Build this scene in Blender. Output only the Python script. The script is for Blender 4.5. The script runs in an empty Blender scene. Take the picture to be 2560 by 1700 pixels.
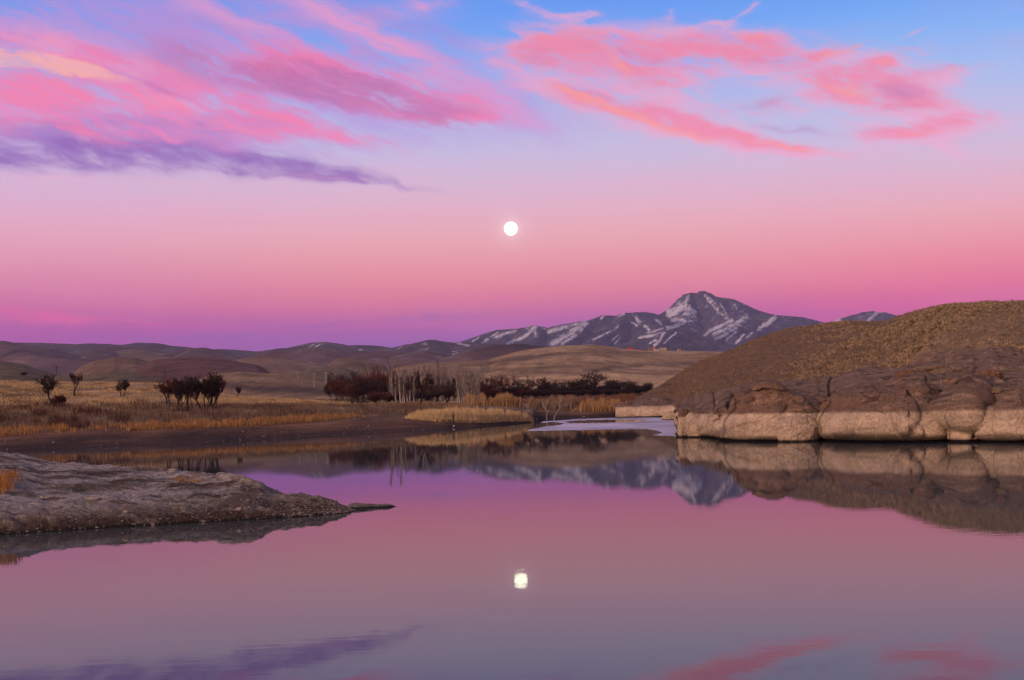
import bpy, math, random
import numpy as np
from mathutils import Matrix, Vector

# ------------------------------------------------------------------ camera
F = 3555.6                      # focal length in photo pixels (50 mm on 36 mm)
PITCH = math.atan(159.0 / F)
ROLL = math.radians(1.65)
CAMZ = 3.0
CM = Matrix.Rotation(math.pi/2 + PITCH, 4, 'X') @ Matrix.Rotation(-ROLL, 4, 'Z')
CMN = np.array(CM.to_3x3())
scene = bpy.context.scene
col = scene.collection
cam_d = bpy.data.cameras.new('camera'); cam = bpy.data.objects.new('camera', cam_d)
col.objects.link(cam); scene.camera = cam
cam_d.sensor_width = 36; cam_d.lens = 50
cam_d.clip_start = 0.5; cam_d.clip_end = 90000
cam.matrix_world = Matrix.Translation((0, 0, CAMZ)) @ CM

def tk(px, py):
    """photo pixel -> (x/y, (z-3)/y) of the world ray"""
    v = np.stack([(np.asarray(px, float) - 1280)/F, (850 - np.asarray(py, float))/F,
                  -np.ones_like(np.asarray(px, float)*1.0)], -1)
    w = v @ CMN.T
    return w[..., 0]/w[..., 1], w[..., 2]/w[..., 1]
def at(px, py, d):
    t, k = tk(px, py); return np.array([float(t)*d, d, CAMZ + float(k)*d])
def proj(x, y, z):
    w = np.stack([x, y, z - CAMZ], -1) @ CMN
    return 1280 + F*w[..., 0]/-w[..., 2], 850 - F*w[..., 1]/-w[..., 2]
def hor(px): return 1009 - 0.0288*(px - 1280)

# ------------------------------------------------------------------ noise
def _h(ix, iy, s):
    n = (ix.astype(np.int64)*374761393 + iy.astype(np.int64)*668265263 + s*1442695041) & 0xffffffff
    n = ((n ^ (n >> 13))*1274126177) & 0xffffffff
    return ((n ^ (n >> 16)) & 0xffffff)/float(0xffffff)
def vn(x, y, s=0):
    x = np.asarray(x, float); y = np.asarray(y, float)
    ix = np.floor(x); iy = np.floor(y); fx = x - ix; fy = y - iy
    ix = ix.astype(np.int64); iy = iy.astype(np.int64)
    u = fx*fx*fx*(fx*(fx*6-15)+10); v = fy*fy*fy*(fy*(fy*6-15)+10)
    a = _h(ix, iy, s); b = _h(ix+1, iy, s); c = _h(ix, iy+1, s); d = _h(ix+1, iy+1, s)
    return (a*(1-u)+b*u)*(1-v) + (c*(1-u)+d*u)*v
def fbm(x, y, o=4, s=0, g=0.5):
    r = 0; a = 1; t = 0
    for i in range(o):
        r = r + a*vn(x, y, s+i*17); t += a; a *= g
        x, y = x*1.63 + y*1.21 + 5.3, -x*1.21 + y*1.63 + 9.1
    return r/t*2 - 1            # -1..1
def ridged(x, y, o=4, s=0):
    r = 0; a = 1; t = 0
    for i in range(o):
        r = r + a*(1 - np.abs(2*vn(x, y, s+i*13)-1)); t += a; a *= .5
        x, y = x*1.63 + y*1.21 + 5.3, -x*1.21 + y*1.63 + 9.1
    return r/t
def worley(x, y, s=0):
    x = np.asarray(x, float); y = np.asarray(y, float)
    ix = np.floor(x).astype(np.int64); iy = np.floor(y).astype(np.int64)
    f1 = np.full(x.shape, 9.); f2 = f1.copy()
    for dx in (-1, 0, 1):
        for dy in (-1, 0, 1):
            cx = ix+dx; cy = iy+dy
            d = np.hypot(cx+_h(cx, cy, s)-x, cy+_h(cx, cy, s+7)-y)
            f2 = np.where(d < f1, f1, np.minimum(f2, d)); f1 = np.minimum(f1, d)
    return f1, f2
def ss(a, b, x):
    q = np.clip((x-a)/(b-a), 0, 1); return q*q*(3-2*q)
def segdist(px, py, pts):
    best = np.full(px.shape, 1e9)
    for (x0, y0), (x1, y1) in zip(pts[:-1], pts[1:]):
        dx, dy = x1-x0, y1-y0
        q = np.clip(((px-x0)*dx+(py-y0)*dy)/(dx*dx+dy*dy+1e-9), 0, 1)
        best = np.minimum(best, np.hypot(px-x0-q*dx, py-y0-q*dy))
    return best

# ------------------------------------------------------------------ objects
def tag(o, label=None, cat=None, group=None, kind=None):
    if label: o['label'] = label
    if cat: o['category'] = cat
    if group: o['group'] = group
    if kind: o['kind'] = kind
    return o
def link(name, me, parent=None, loc=None):
    o = bpy.data.objects.new(name, me); col.objects.link(o)
    if parent is not None: o.parent = parent
    if loc is not None: o.location = loc
    return o
def empty(name, loc, label=None, cat=None, group=None, rz=0, s=1):
    o = bpy.data.objects.new(name, None); col.objects.link(o); o.location = loc
    o.empty_display_size = .2
    o.rotation_euler = (0, 0, rz); o.scale = (s, s, s) if not hasattr(s, '__len__') else s
    return tag(o, label, cat, group)
def mesh_np(name, v, f, mat, smooth=True, colr=None, attrs=None):
    v = np.asarray(v, np.float32); f = np.asarray(f, np.int32)
    me = bpy.data.meshes.new(name)
    n = f.shape[1]
    me.vertices.add(len(v)); me.vertices.foreach_set('co', v.ravel())
    me.loops.add(f.size); me.loops.foreach_set('vertex_index', f.ravel())
    me.polygons.add(len(f))
    me.polygons.foreach_set('loop_start', np.arange(0, f.size, n, dtype=np.int32))
    me.polygons.foreach_set('loop_total', np.full(len(f), n, np.int32))
    me.polygons.foreach_set('use_smooth', np.full(len(f), bool(smooth)))
    me.update(calc_edges=True)
    if colr is not None:
        a = me.color_attributes.new('tone', 'FLOAT_COLOR', 'POINT')
        c = np.ones((len(v), 4), np.float32); c[:, :3] = colr
        a.data.foreach_set('color', c.ravel())
    for k, val in (attrs or {}).items():
        a = me.attributes.new(k, 'FLOAT', 'POINT')
        a.data.foreach_set('value', np.asarray(val, np.float32).ravel())
    me.materials.append(mat)
    return me
def grid_faces(R, C):
    i = np.arange(R-1)[:, None]*C + np.arange(C-1)[None, :]
    i = i.ravel()
    return np.stack([i, i+1, i+C+1, i+C], 1)
def dup(root, loc, rz=0, s=None, label=None):
    c = root.copy(); col.objects.link(c); c.location = loc; c.rotation_euler = (0, 0, rz)
    if s is not None: c.scale = s
    if label: c['label'] = label
    for ch in root.children:
        k = ch.copy(); col.objects.link(k); k.parent = c
    return c

# ------------------------------------------------------------------ materials
def new_mat(name):
    m = bpy.data.materials.new(name); m.use_nodes = True
    nt = m.node_tree; b = nt.nodes['Principled BSDF']
    b.inputs['Roughness'].default_value = .9
    b.inputs['Specular IOR Level'].default_value = .2
    return m, nt, b
def N(nt, t, **k):
    n = nt.nodes.new(t)
    for a, v in k.items():
        if a.startswith('i_'):
            n.inputs[a[2:].replace('_', ' ')].default_value = v
        else: setattr(n, a, v)
    return n
def math_(nt, op, a, b=None, clamp=False):
    n = nt.nodes.new('ShaderNodeMath'); n.operation = op; n.use_clamp = clamp
    for i, x in enumerate((a, b)):
        if x is None: continue
        if isinstance(x, (int, float)): n.inputs[i].default_value = x
        else: nt.links.new(x, n.inputs[i])
    return n.outputs[0]
def mixc(nt, fac, a, b, bt='MIX'):
    n = nt.nodes.new('ShaderNodeMix'); n.data_type = 'RGBA'; n.blend_type = bt
    for s, x in ((n.inputs[0], fac), (n.inputs[6], a), (n.inputs[7], b)):
        if isinstance(x, (int, float)): s.default_value = x
        elif isinstance(x, tuple): s.default_value = (*x[:3], 1)
        else: nt.links.new(x, s)
    return n.outputs[2]
def mrange(nt, x, a, b, c=0., d=1., smooth=True):
    n = nt.nodes.new('ShaderNodeMapRange'); n.interpolation_type = 'SMOOTHSTEP' if smooth else 'LINEAR'
    nt.links.new(x, n.inputs[0])
    for i, q in zip((1, 2, 3, 4), (a, b, c, d)): n.inputs[i].default_value = q
    return n.outputs[0]
def noise(nt, vec, scale, detail=4, rough=.55, dist=0.):
    n = nt.nodes.new('ShaderNodeTexNoise'); n.inputs['Scale'].default_value = scale
    n.inputs['Detail'].default_value = detail; n.inputs['Roughness'].default_value = rough
    n.inputs['Distortion'].default_value = dist
    if vec is not None: nt.links.new(vec, n.inputs['Vector'])
    return n.outputs['Fac']
def mapping(nt, vec, loc=(0, 0, 0), rot=(0, 0, 0), sc=(1, 1, 1), typ='POINT'):
    n = nt.nodes.new('ShaderNodeMapping'); n.vector_type = typ
    n.inputs['Location'].default_value = loc; n.inputs['Rotation'].default_value = rot
    n.inputs['Scale'].default_value = sc; nt.links.new(vec, n.inputs['Vector'])
    return n.outputs[0]
def bump(nt, b, h, strength=.6, dist=.1):
    n = nt.nodes.new('ShaderNodeBump'); n.inputs['Strength'].default_value = strength
    n.inputs['Distance'].default_value = dist
    nt.links.new(h, n.inputs['Height']); nt.links.new(n.outputs[0], b.inputs['Normal'])
def tone_mat(name, s1, s2, amp1=.5, amp2=.5, bs=.5, bd=.3, rough=.95, sc=(1, 1, 1)):
    """material whose colour is the mesh's own 'tone', broken up by two noises"""
    m, nt, b = new_mat(name)
    a = N(nt, 'ShaderNodeVertexColor', layer_name='tone')
    tc = N(nt, 'ShaderNodeTexCoord').outputs['Object']
    tv = mapping(nt, tc, sc=sc)
    n1 = noise(nt, tv, s1, 6, .62); n2 = noise(nt, tv, s2, 5, .65)
    f = math_(nt, 'MULTIPLY', mrange(nt, n1, .3, .7, 1-amp1, 1+amp1, False), mrange(nt, n2, .3, .7, 1-amp2, 1+amp2, False))
    mx = mixc(nt, 1., a.outputs[0], (1, 1, 1), 'MULTIPLY')
    vm = N(nt, 'ShaderNodeVectorMath', operation='SCALE'); nt.links.new(mx, vm.inputs[0]); nt.links.new(f, vm.inputs[3])
    nt.links.new(vm.outputs[0], b.inputs['Base Color'])
    bump(nt, b, math_(nt, 'ADD', n1, n2), bs, bd)
    b.inputs['Roughness'].default_value = rough; b.inputs['Specular IOR Level'].default_value = .12
    return m
def plain(name, c, amp=.25, scale=3., rough=.85, spec=.2):
    m, nt, b = new_mat(name)
    tc = N(nt, 'ShaderNodeTexCoord').outputs['Object']
    n1 = noise(nt, tc, scale, 4, .6)
    lo = tuple(x*(1-amp) for x in c); hi = tuple(min(1, x*(1+amp)) for x in c)
    nt.links.new(mixc(nt, mrange(nt, n1, .3, .7), lo, hi), b.inputs['Base Color'])
    b.inputs['Roughness'].default_value = rough; b.inputs['Specular IOR Level'].default_value = spec
    return m
def blade_mat(name):
    m, nt, b = new_mat(name)
    a = N(nt, 'ShaderNodeVertexColor', layer_name='tone')
    nt.links.new(a.outputs[0], b.inputs['Base Color']); b.inputs['Specular IOR Level'].default_value = .05
    return m
SKY_STR = 1.0; SUN_E = 2.5; HAZE = .000045
# ------------------------------------------------------------------ sky (world)
def lin(c): 
    return tuple(((x/255.)/12.92 if x/255. <= .04045 else ((x/255.+.055)/1.055)**2.4) for x in c)
W = bpy.data.worlds.new('World'); scene.world = W; W.use_nodes = True
nt = W.node_tree; nt.nodes.clear()
tc = N(nt, 'ShaderNodeTexCoord').outputs['Generated']
nrm = N(nt, 'ShaderNodeVectorMath', operation='NORMALIZE'); nt.links.new(tc, nrm.inputs[0])
sep = N(nt, 'ShaderNodeSeparateXYZ'); nt.links.new(nrm.outputs[0], sep.inputs[0])
X, Y, Z = sep.outputs
AZ = math_(nt, 'MULTIPLY', math_(nt, 'ARCTAN2', X, Y), 57.29578)
EL = math_(nt, 'MULTIPLY', math_(nt, 'ARCSINE', Z), 57.29578)
cmb = N(nt, 'ShaderNodeCombineXYZ'); nt.links.new(AZ, cmb.inputs[0]); nt.links.new(EL, cmb.inputs[1])
Q = cmb.outputs[0]
def azel(px, py):
    t, k = tk(px, py); return math.degrees(math.atan(t)), math.degrees(math.atan(k/math.sqrt(1+t*t)))
def ramp_el(stops):
    r = N(nt, 'ShaderNodeValToRGB'); cr = r.color_ramp; cr.interpolation = 'B_SPLINE'
    nt.links.new(mrange(nt, EL, 0, 40, 0, 1, False), r.inputs[0])
    cr.elements[0].position = 0; cr.elements[0].color = (*lin(stops[0][1]), 1)
    cr.elements[1].position = 1; cr.elements[1].color = (*lin(stops[-1][1]), 1)
    for e, c in stops[1:-1]:
        q = cr.elements.new(e/40.); q.color = (*lin(c), 1)
    return r.outputs[0]
TOP = [(20, (110, 140, 225)), (27, (150, 150, 190)), (40, (150, 140, 155))]
SKY_C = [(0, (120, 88, 160)), (2.0, (138, 88, 164)), (2.7, (152, 88, 164)), (3.4, (190, 92, 158)), (4.1, (220, 116, 146)), (5.0, (231, 136, 148)), (5.9, (233, 154, 160)), (6.9, (233, 170, 176)),
         (8.0, (226, 176, 198)), (9.2, (214, 187, 214)), (10.5, (196, 191, 228)), (12, (176, 188, 236)), (13.2, (150, 182, 248)), (14.8, (112, 168, 252)), (17, (90, 150, 246))] + TOP
SKY_L = [(0, (130, 76, 156)), (2.0, (150, 78, 158)), (2.7, (166, 80, 160)), (3.4, (182, 82, 160)), (4.1, (204, 102, 154)), (5.0, (216, 124, 158)), (5.9, (225, 146, 168)), (6.9, (229, 164, 182)),
         (8.0, (224, 172, 200)), (9.2, (214, 182, 214)), (10.5, (200, 180, 222)), (12, (186, 176, 230)), (13.2, (165, 175, 238)), (14.8, (132, 162, 246)), (17, (100, 145, 240))] + TOP
SKY_R = [(0, (176, 80, 150)), (2.0, (190, 82, 150)), (2.7, (204, 86, 150)), (3.4, (220, 92, 148)), (4.1, (234, 112, 144)), (5.0, (237, 132, 148)), (5.9, (236, 152, 160)), (6.9, (234, 168, 176)),
         (8.0, (226, 176, 198)), (9.2, (214, 188, 214)), (10.5, (194, 195, 232)), (12, (172, 195, 242)), (13.2, (148, 190, 250)), (14.8, (116, 176, 254)), (17, (92, 155, 248))] + TOP
bC, bL, bR = ramp_el(SKY_C), ramp_el(SKY_L), ramp_el(SKY_R)
base = mixc(nt, mrange(nt, AZ, -4, -19), bC, bL)
base = mixc(nt, mrange(nt, AZ, 5, 18), base, bR)
# faint uneven veils in the clear part
vz = noise(nt, mapping(nt, Q, rot=(0, 0, math.radians(-6)), sc=(.09, .5, 1)), 1., 4, .5)
base = mixc(nt, math_(nt, 'MULTIPLY', mrange(nt, vz, .45, .75), .16), base, lin((238, 150, 190)))

# domain warp
wn = nt.nodes.new('ShaderNodeTexNoise'); wn.inputs['Scale'].default_value = .42; wn.inputs['Detail'].default_value = 5; wn.inputs['Roughness'].default_value = .55
nt.links.new(Q, wn.inputs['Vector'])
w1 = N(nt, 'ShaderNodeVectorMath', operation='SUBTRACT'); nt.links.new(wn.outputs['Color'], w1.inputs[0]); w1.inputs[1].default_value = (.5, .5, .5)
w2 = N(nt, 'ShaderNodeVectorMath', operation='MULTIPLY'); nt.links.new(w1.outputs[0], w2.inputs[0]); w2.inputs[1].default_value = (1.6, .75, 0)
w3 = N(nt, 'ShaderNodeVectorMath', operation='ADD'); nt.links.new(Q, w3.inputs[0]); nt.links.new(w2.outputs[0], w3.inputs[1])
wf_ = nt.nodes.new('ShaderNodeTexNoise'); wf_.inputs['Scale'].default_value = 1.6; wf_.inputs['Detail'].default_value = 5; wf_.inputs['Roughness'].default_value = .6
nt.links.new(mapping(nt, Q, rot=(0, 0, .3), sc=(.6, 1.2, 1)), wf_.inputs['Vector'])
w4 = N(nt, 'ShaderNodeVectorMath', operation='SUBTRACT'); nt.links.new(wf_.outputs['Color'], w4.inputs[0]); w4.inputs[1].default_value = (.5, .5, .5)
w5 = N(nt, 'ShaderNodeVectorMath', operation='MULTIPLY'); nt.links.new(w4.outputs[0], w5.inputs[0]); w5.inputs[1].default_value = (.45, .25, 0)
w6 = N(nt, 'ShaderNodeVectorMath', operation='ADD'); nt.links.new(w3.outputs[0], w6.inputs[0]); nt.links.new(w5.outputs[0], w6.inputs[1])
QW = w6.outputs[0]
# streaks run down to the right
def streak(ang, sx, sy, det=6, rough=.6, src=None, dist=0.):
    v = mapping(nt, src or QW, rot=(0, 0, math.radians(ang)), sc=(1, 1, 1))
    return noise(nt, mapping(nt, v, sc=(sx, sy, 1)), 1., det, rough, dist)
S1 = streak(18, .16, .62)
S2 = streak(21, .30, 1.5, 7, .62)
S3 = streak(9, .28, .75, 6, .6)
def blobs(lst, src=None):
    tot = None
    for (cx, cy, rx, ry, ang, w) in lst:
        a, e = azel(cx, cy)
        m = mapping(nt, src or QW, loc=(a, e, 0), rot=(0, 0, math.radians(ang-1.65)), sc=(rx*.0161*1.25, ry*.0161*1.25, 1), typ='TEXTURE')
        g = nt.nodes.new('ShaderNodeTexGradient'); g.gradient_type = 'SPHERICAL'; nt.links.new(m, g.inputs[0])
        q = math_(nt, 'MULTIPLY', g.outputs[1], w)
        tot = q if tot is None else math_(nt, 'ADD', tot, q)
    return tot
def layer(base, colr, lst, nz, lo, hi, amp, op, src=None, contrast=1.):
    b = blobs(lst, src)
    t = mrange(nt, nz, .5-.13/contrast, .5+.13/contrast, 0, 1, False)
    m = mrange(nt, b, 0, 1.45)
    g = mrange(nt, math_(nt, 'ADD', t, math_(nt, 'MULTIPLY', math_(nt, 'MINIMUM', b, 1.3), .5)), .34, 1.5)
    return mixc(nt, math_(nt, 'MULTIPLY', math_(nt, 'MULTIPLY', m, g), op), base, colr)
S4 = streak(23, .75, 4.2, 8, .68)
S5 = streak(14, .5, 2.2, 8, .66)
def mix3(a, b, c_, wa, wb, wc):
    q = math_(nt, 'ADD', math_(nt, 'MULTIPLY', a, wa), math_(nt, 'MULTIPLY', b, wb)); q = math_(nt, 'ADD', q, math_(nt, 'MULTIPLY', c_, wc))
    return math_(nt, 'ADD', math_(nt, 'MULTIPLY', math_(nt, 'SUBTRACT', q, .5), 1.5), .5)
MIXN = mix3(S1, S2, S4, .45, .35, .2)
MIXR = mix3(S3, S2, S5, .45, .25, .30)
S2 = mix3(S2, S4, S5, .5, .25, .25)
S3 = mix3(S3, S5, S4, .55, .25, .2)
c = base
# lilac veils over the blue, upper left
c = layer(c, lin((188, 150, 222)), [(250, 90, 800, 210, -8, 1.2), (850, 110, 640, 170, -14, 1.1), (700, 230, 760, 150, -8, .9), (1280, 210, 280, 120, -18, .6), (330, 330, 620, 90, -2, .9)], MIXN, 0, 1, 1, .85)
c = layer(c, lin((236, 160, 208)), [(620, 60, 500, 46, -20, 1.1), (950, 120, 460, 44, -24, 1.2), (1150, 190, 330, 44, -25, .9), (200, 110, 480, 70, -8, 1.), (1050, 18, 120, 34, 6, 1.3), (1340, 175, 240, 60, -16, .8), (820, 20, 260, 30, -20, .9), (1100, 260, 260, 26, -14, .6)], MIXN, 0, 1, 1, .85)
c = layer(c, lin((176, 132, 204)), [(600, 150, 420, 60, -14, .9), (1010, 66, 230, 44, -12, 1.), (1000, 170, 340, 40, -18, .8), (560, 70, 260, 30, -12, .6)], S2, 0, 1, 1, .75)
# shaded purple bank below
c = layer(c, lin((158, 118, 198)), [(300, 350, 600, 80, 1, 1.4), (420, 320, 360, 46, 6, .9)], S3, 0, 1, 1, .85, contrast=.9)
c = layer(c, lin((146, 104, 184)), [(180, 400, 460, 46, 0, 1.2), (520, 396, 420, 46, -4, 1.2), (760, 425, 340, 28, -6, 1.3), (900, 448, 260, 13, -7, .75), (330, 375, 300, 40, 3, .8), (60, 385, 240, 40, 0, .8)], S3, 0, 1, 1, .9, contrast=.8)
# lit pink mass on the left
PINK_L = [(60, 200, 420, 110, -8, 1.4), (330, 230, 460, 90, -12, 1.4), (560, 260, 420, 62, -13, 1.2), (730, 180, 330, 80, -8, .9), (720, 300, 380, 30, -12, .9), (950, 260, 300, 50, -11, .9), (1100, 255, 220, 50, -10, 1.), (880, 190, 420, 80, -12, .9), (1000, 230, 260, 40, -14, .8), (150, 310, 420, 46, -4, 1.), (60, 130, 300, 50, -6, .8)]
c = layer(c, lin((247, 130, 180)), PINK_L, MIXN, 0, 1, 1, .95)
c = layer(c, lin((226, 104, 160)), [(640, 190, 220, 50, -10, .9), (740, 160, 150, 40, 6, .8), (860, 230, 260, 40, -14, .9), (520, 235, 260, 24, -14, .7), (120, 345, 240, 20, -3, .6)], S2, 0, 1, 1, .8)
c = layer(c, lin((160, 104, 178)), [(930, 250, 320, 46, -12, 1.3), (700, 215, 260, 34, -18, .9), (830, 175, 220, 36, -12, .9), (370, 220, 220, 18, -15, .9), (480, 190, 220, 24, -16, .7), (60, 300, 280, 20, -4, 1.), (620, 300, 160, 14, -8, .7)], S2, 0, 1, 1, .75)
c = layer(c, lin((253, 134, 172)), [(200, 235, 420, 34, -12, 1.1), (480, 280, 340, 26, -14, 1.2), (560, 215, 260, 14, -16, .9), (700, 300, 260, 14, -14, 1.), (1030, 290, 180, 16, -9, .9), (420, 180, 260, 26, -26, .7), (120, 310, 320, 16, -10, .9), (740, 142, 150, 12, 4, .7), (930, 215, 220, 10, -12, .6), (60, 250, 260, 30, -8, .9)], S2, 0, 1, 1, .8)
c = layer(c, lin((255, 190, 174)), [(60, 146, 220, 26, -10, 1.6), (190, 172, 170, 22, -6, 1.3), (-60, 130, 220, 30, -6, 1.4)], S2, 0, 1, 1, .75, contrast=1.2)
c = layer(c, lin((250, 176, 190)), [(60, 440, 340, 16, 0, .8), (480, 450, 420, 14, -1, .6), (820, 445, 260, 8, -6, .7)], S5, 0, 1, 1, .7)
# gaps and pale veils that break the left mass up
c = layer(c, lin((176, 158, 226)), [(120, 60, 420, 60, -6, .9), (300, 175, 500, 60, -14, .7), (480, 330, 300, 26, -8, .9), (720, 250, 420, 40, -14, .8), (950, 170, 360, 50, -18, .8), (200, 290, 380, 34, -10, .6), (1150, 230, 240, 60, -16, .8)], MIXR, 0, 1, 1, .42, contrast=1.5)
c = layer(c, lin((196, 116, 176)), [(820, 215, 460, 70, -11, 1.2), (560, 170, 360, 50, -10, .9), (1020, 250, 260, 44, -10, 1.1), (330, 300, 380, 26, -8, .7)], MIXR, 0, 1, 1, .7, contrast=1.2)
c = layer(c, lin((250, 176, 206)), [(200, 120, 420, 50, -10, .8), (420, 250, 500, 50, -16, .7), (760, 200, 400, 60, -16, .7), (1050, 200, 260, 40, -20, .8)], S5, 0, 1, 1, .6, contrast=1.4)
# right hand bank
PINK_R = [(1330, 130, 150, 54, 8, 1.), (1440, 125, 190, 60, -2, 1.2), (1600, 140, 230, 62, -12, 1.3), (1760, 125, 190, 44, -10, 1.1), (1900, 110, 210, 36, -4, 1.2), (1990, 170, 280, 46, -20, 1.), (1460, 190, 260, 34, -14, .8), (1640, 200, 200, 26, -22, .8),
          (1480, 262, 170, 30, -14, 1.2), (1660, 290, 260, 36, -17, 1.3), (1830, 335, 260, 26, -17, 1.1), (1900, 268, 170, 24, 6, 1.1), (2020, 368, 180, 16, -10, .9),
          (2180, 225, 150, 62, -4, 1.5), (2310, 250, 150, 40, -12, 1.1), (2370, 168, 130, 18, 5, 1.2), (2260, 130, 110, 24, 8, .8), (2340, 315, 180, 26, 8, 1.4), (2230, 340, 130, 26, -4, 1.), (2060, 140, 110, 20, 16, 1.), (2170, 165, 120, 26, 0, .9)]
c = layer(c, lin((240, 172, 208)), [(x+6, y+10, rx*1.3, ry*1.6, a, w*.9) for x, y, rx, ry, a, w in PINK_R] + [(2400, 390, 100, 26, -20, 1.), (2460, 490, 110, 34, 0, .7), (1310, 16, 80, 24, -14, 1.3), (1450, 36, 90, 13, 8, 1.3), (1865, 26, 60, 10, 32, 1.3), (1785, 68, 60, 13, 8, 1.4), (2275, 87, 46, 10, 14, 1.2), (1680, 28, 18, 26, 0, .9), (1180, 265, 240, 30, -10, .6)], MIXR, 0, 1, 1, .85)
c = layer(c, lin((244, 138, 172)), PINK_R, MIXR, 0, 1, 1, .9)
c = layer(c, lin((188, 130, 190)), [(1350, 150, 120, 32, -10, .9), (1560, 130, 140, 34, -14, .9), (1960, 150, 130, 16, 0, 1.), (2250, 230, 130, 36, -8, 1.2), (1900, 262, 120, 16, 6, 1.2), (1980, 325, 200, 16, -12, 1.), (1500, 240, 220, 12, -12, .9), (2190, 325, 90, 14, 0, .8), (2330, 172, 90, 12, 5, .9), (1720, 170, 150, 20, -14, .8), (2200, 275, 120, 12, 0, .8)], S3, 0, 1, 1, .75)
c = layer(c, lin((255, 156, 154)), [(1640, 305, 280, 18, -19, 1.5), (1460, 248, 110, 14, -22, 1.1), (1560, 165, 120, 16, -38, 1.2), (1940, 362, 200, 10, -14, 1.1), (2110, 128, 80, 12, 14, 1.3), (2140, 220, 60, 42, -20, 1.2), (2300, 335, 120, 12, 4, 1.), (1400, 90, 130, 14, 2, .9), (1780, 105, 90, 12, -6, .8), (1900, 95, 120, 10, -6, .9), (2050, 200, 150, 12, -24, .9), (2190, 160, 80, 10, 0, .9), (1630, 85, 70, 22, 40, .8)], S2, 0, 1, 1, .9)
# low pink patches near the horizon
c = layer(c, lin((138, 92, 170)), [(760, 835, 420, 26, 1, 1.), (1000, 800, 260, 16, 3, .8), (330, 845, 420, 18, 0, .8), (1150, 795, 160, 18, 4, .6), (560, 800, 300, 14, -2, .6)], S3, 0, 1, 1, .6)
c = layer(c, lin((232, 96, 158)), [(80, 785, 190, 26, -10, 1.3), (330, 805, 320, 14, 0, .9), (640, 770, 260, 12, 2, .6), (880, 820, 300, 10, 1, .6), (1250, 743, 70, 9, 1, 1.5), (2420, 745, 420, 26, 2, .6), (2060, 762, 200, 12, 0, .6), (1100, 815, 240, 10, 0, .4)], S3, .1, .9, .8, .7)
# aureole of the moon
ma, me_ = azel(1277, 571.5)
for rad, s_, cc in ((1.5, .40, (248, 200, 212)), (.70, .95, (255, 220, 216))):
    m = mapping(nt, Q, loc=(ma, me_, 0), sc=(rad, rad, 1), typ='TEXTURE')
    g = nt.nodes.new('ShaderNodeTexGradient'); g.gradient_type = 'QUADRATIC_SPHERE'; nt.links.new(m, g.inputs[0])
    c = mixc(nt, math_(nt, 'MULTIPLY', g.outputs[1], s_), c, lin(cc))
# sunset glow of the western half, behind the camera
front = mrange(nt, Y, .25, -.35)
low = mrange(nt, EL, 34, 2)
c = mixc(nt, math_(nt, 'MULTIPLY', front, low), c, (1.25, .68, .38))
c = mixc(nt, mrange(nt, EL, 0, -3), c, (.03, .025, .03))
# a low-sun physical sky adds its own faint light
st = N(nt, 'ShaderNodeTexSky', sky_type='NISHITA', sun_disc=False)
st.sun_elevation = math.radians(2); st.sun_rotation = math.radians(232)
bgA = N(nt, 'ShaderNodeBackground'); nt.links.new(c, bgA.inputs[0]); bgA.inputs[1].default_value = 1.
nt.links.new(mrange(nt, EL, 1., 16., SKY_STR*1.32, SKY_STR), bgA.inputs[1])
bgB = N(nt, 'ShaderNodeBackground'); nt.links.new(st.outputs[0], bgB.inputs[0]); bgB.inputs[1].default_value = .004
ad = N(nt, 'ShaderNodeAddShader'); nt.links.new(bgA.outputs[0], ad.inputs[0]); nt.links.new(bgB.outputs[0], ad.inputs[1])
wo = N(nt, 'ShaderNodeOutputWorld'); nt.links.new(ad.outputs[0], wo.inputs[0])
try:
    W.cycles.sampling_method = 'MANUAL'; W.cycles.sample_map_resolution = 512
except Exception: pass
# low, very soft afterglow sun behind the camera to the left
sd = bpy.data.lights.new('sun', 'SUN'); sd.energy = SUN_E; sd.angle = math.radians(12); sd.color = (1., .66, .46)
so = bpy.data.objects.new('sun', sd); col.objects.link(so)
sv = Vector((math.sin(math.radians(232))*1., math.cos(math.radians(232))*1., math.tan(math.radians(23))))
so.rotation_euler = (sv).to_track_quat('Z', 'Y').to_euler(); so.location = (0, -10, 30)
# moon: a real emissive ball far beyond the mountains
t_, k_ = tk(1277, 571.5); D_ = 30000.
m, mnt, b = new_mat('moon_light')
mnt.nodes.remove(b); em = N(mnt, 'ShaderNodeEmission'); em.inputs[0].default_value = (1, .98, .93, 1); em.inputs[1].default_value = 4.2
mn = noise(mnt, N(mnt, 'ShaderNodeTexCoord').outputs['Object'], 1.2/140, 5, .5)
mnt.links.new(mixc(mnt, mrange(mnt, mn, .4, .7), (1, .93, .72), (.92, .84, .62)), em.inputs[0])
mnt.links.new(em.outputs[0], mnt.nodes['Material Output'].inputs[0])
th = np.linspace(0, np.pi, 33)[:, None]; ph = np.linspace(0, 2*np.pi, 65)[None, :]
rr = D_*math.sqrt(1+float(k_)**2+float(t_)**2)*(16.6/F)
v = np.stack([np.sin(th)*np.cos(ph), np.sin(th)*np.sin(ph), np.cos(th)+0*ph], -1).reshape(-1, 3)*rr
moon = link('moon', mesh_np('moon', v, grid_faces(33, 65), m), loc=(float(t_)*D_, D_, CAMZ+float(k_)*D_))
tag(moon, 'full white moon shining alone in the pink dusk sky', 'moon')
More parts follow.
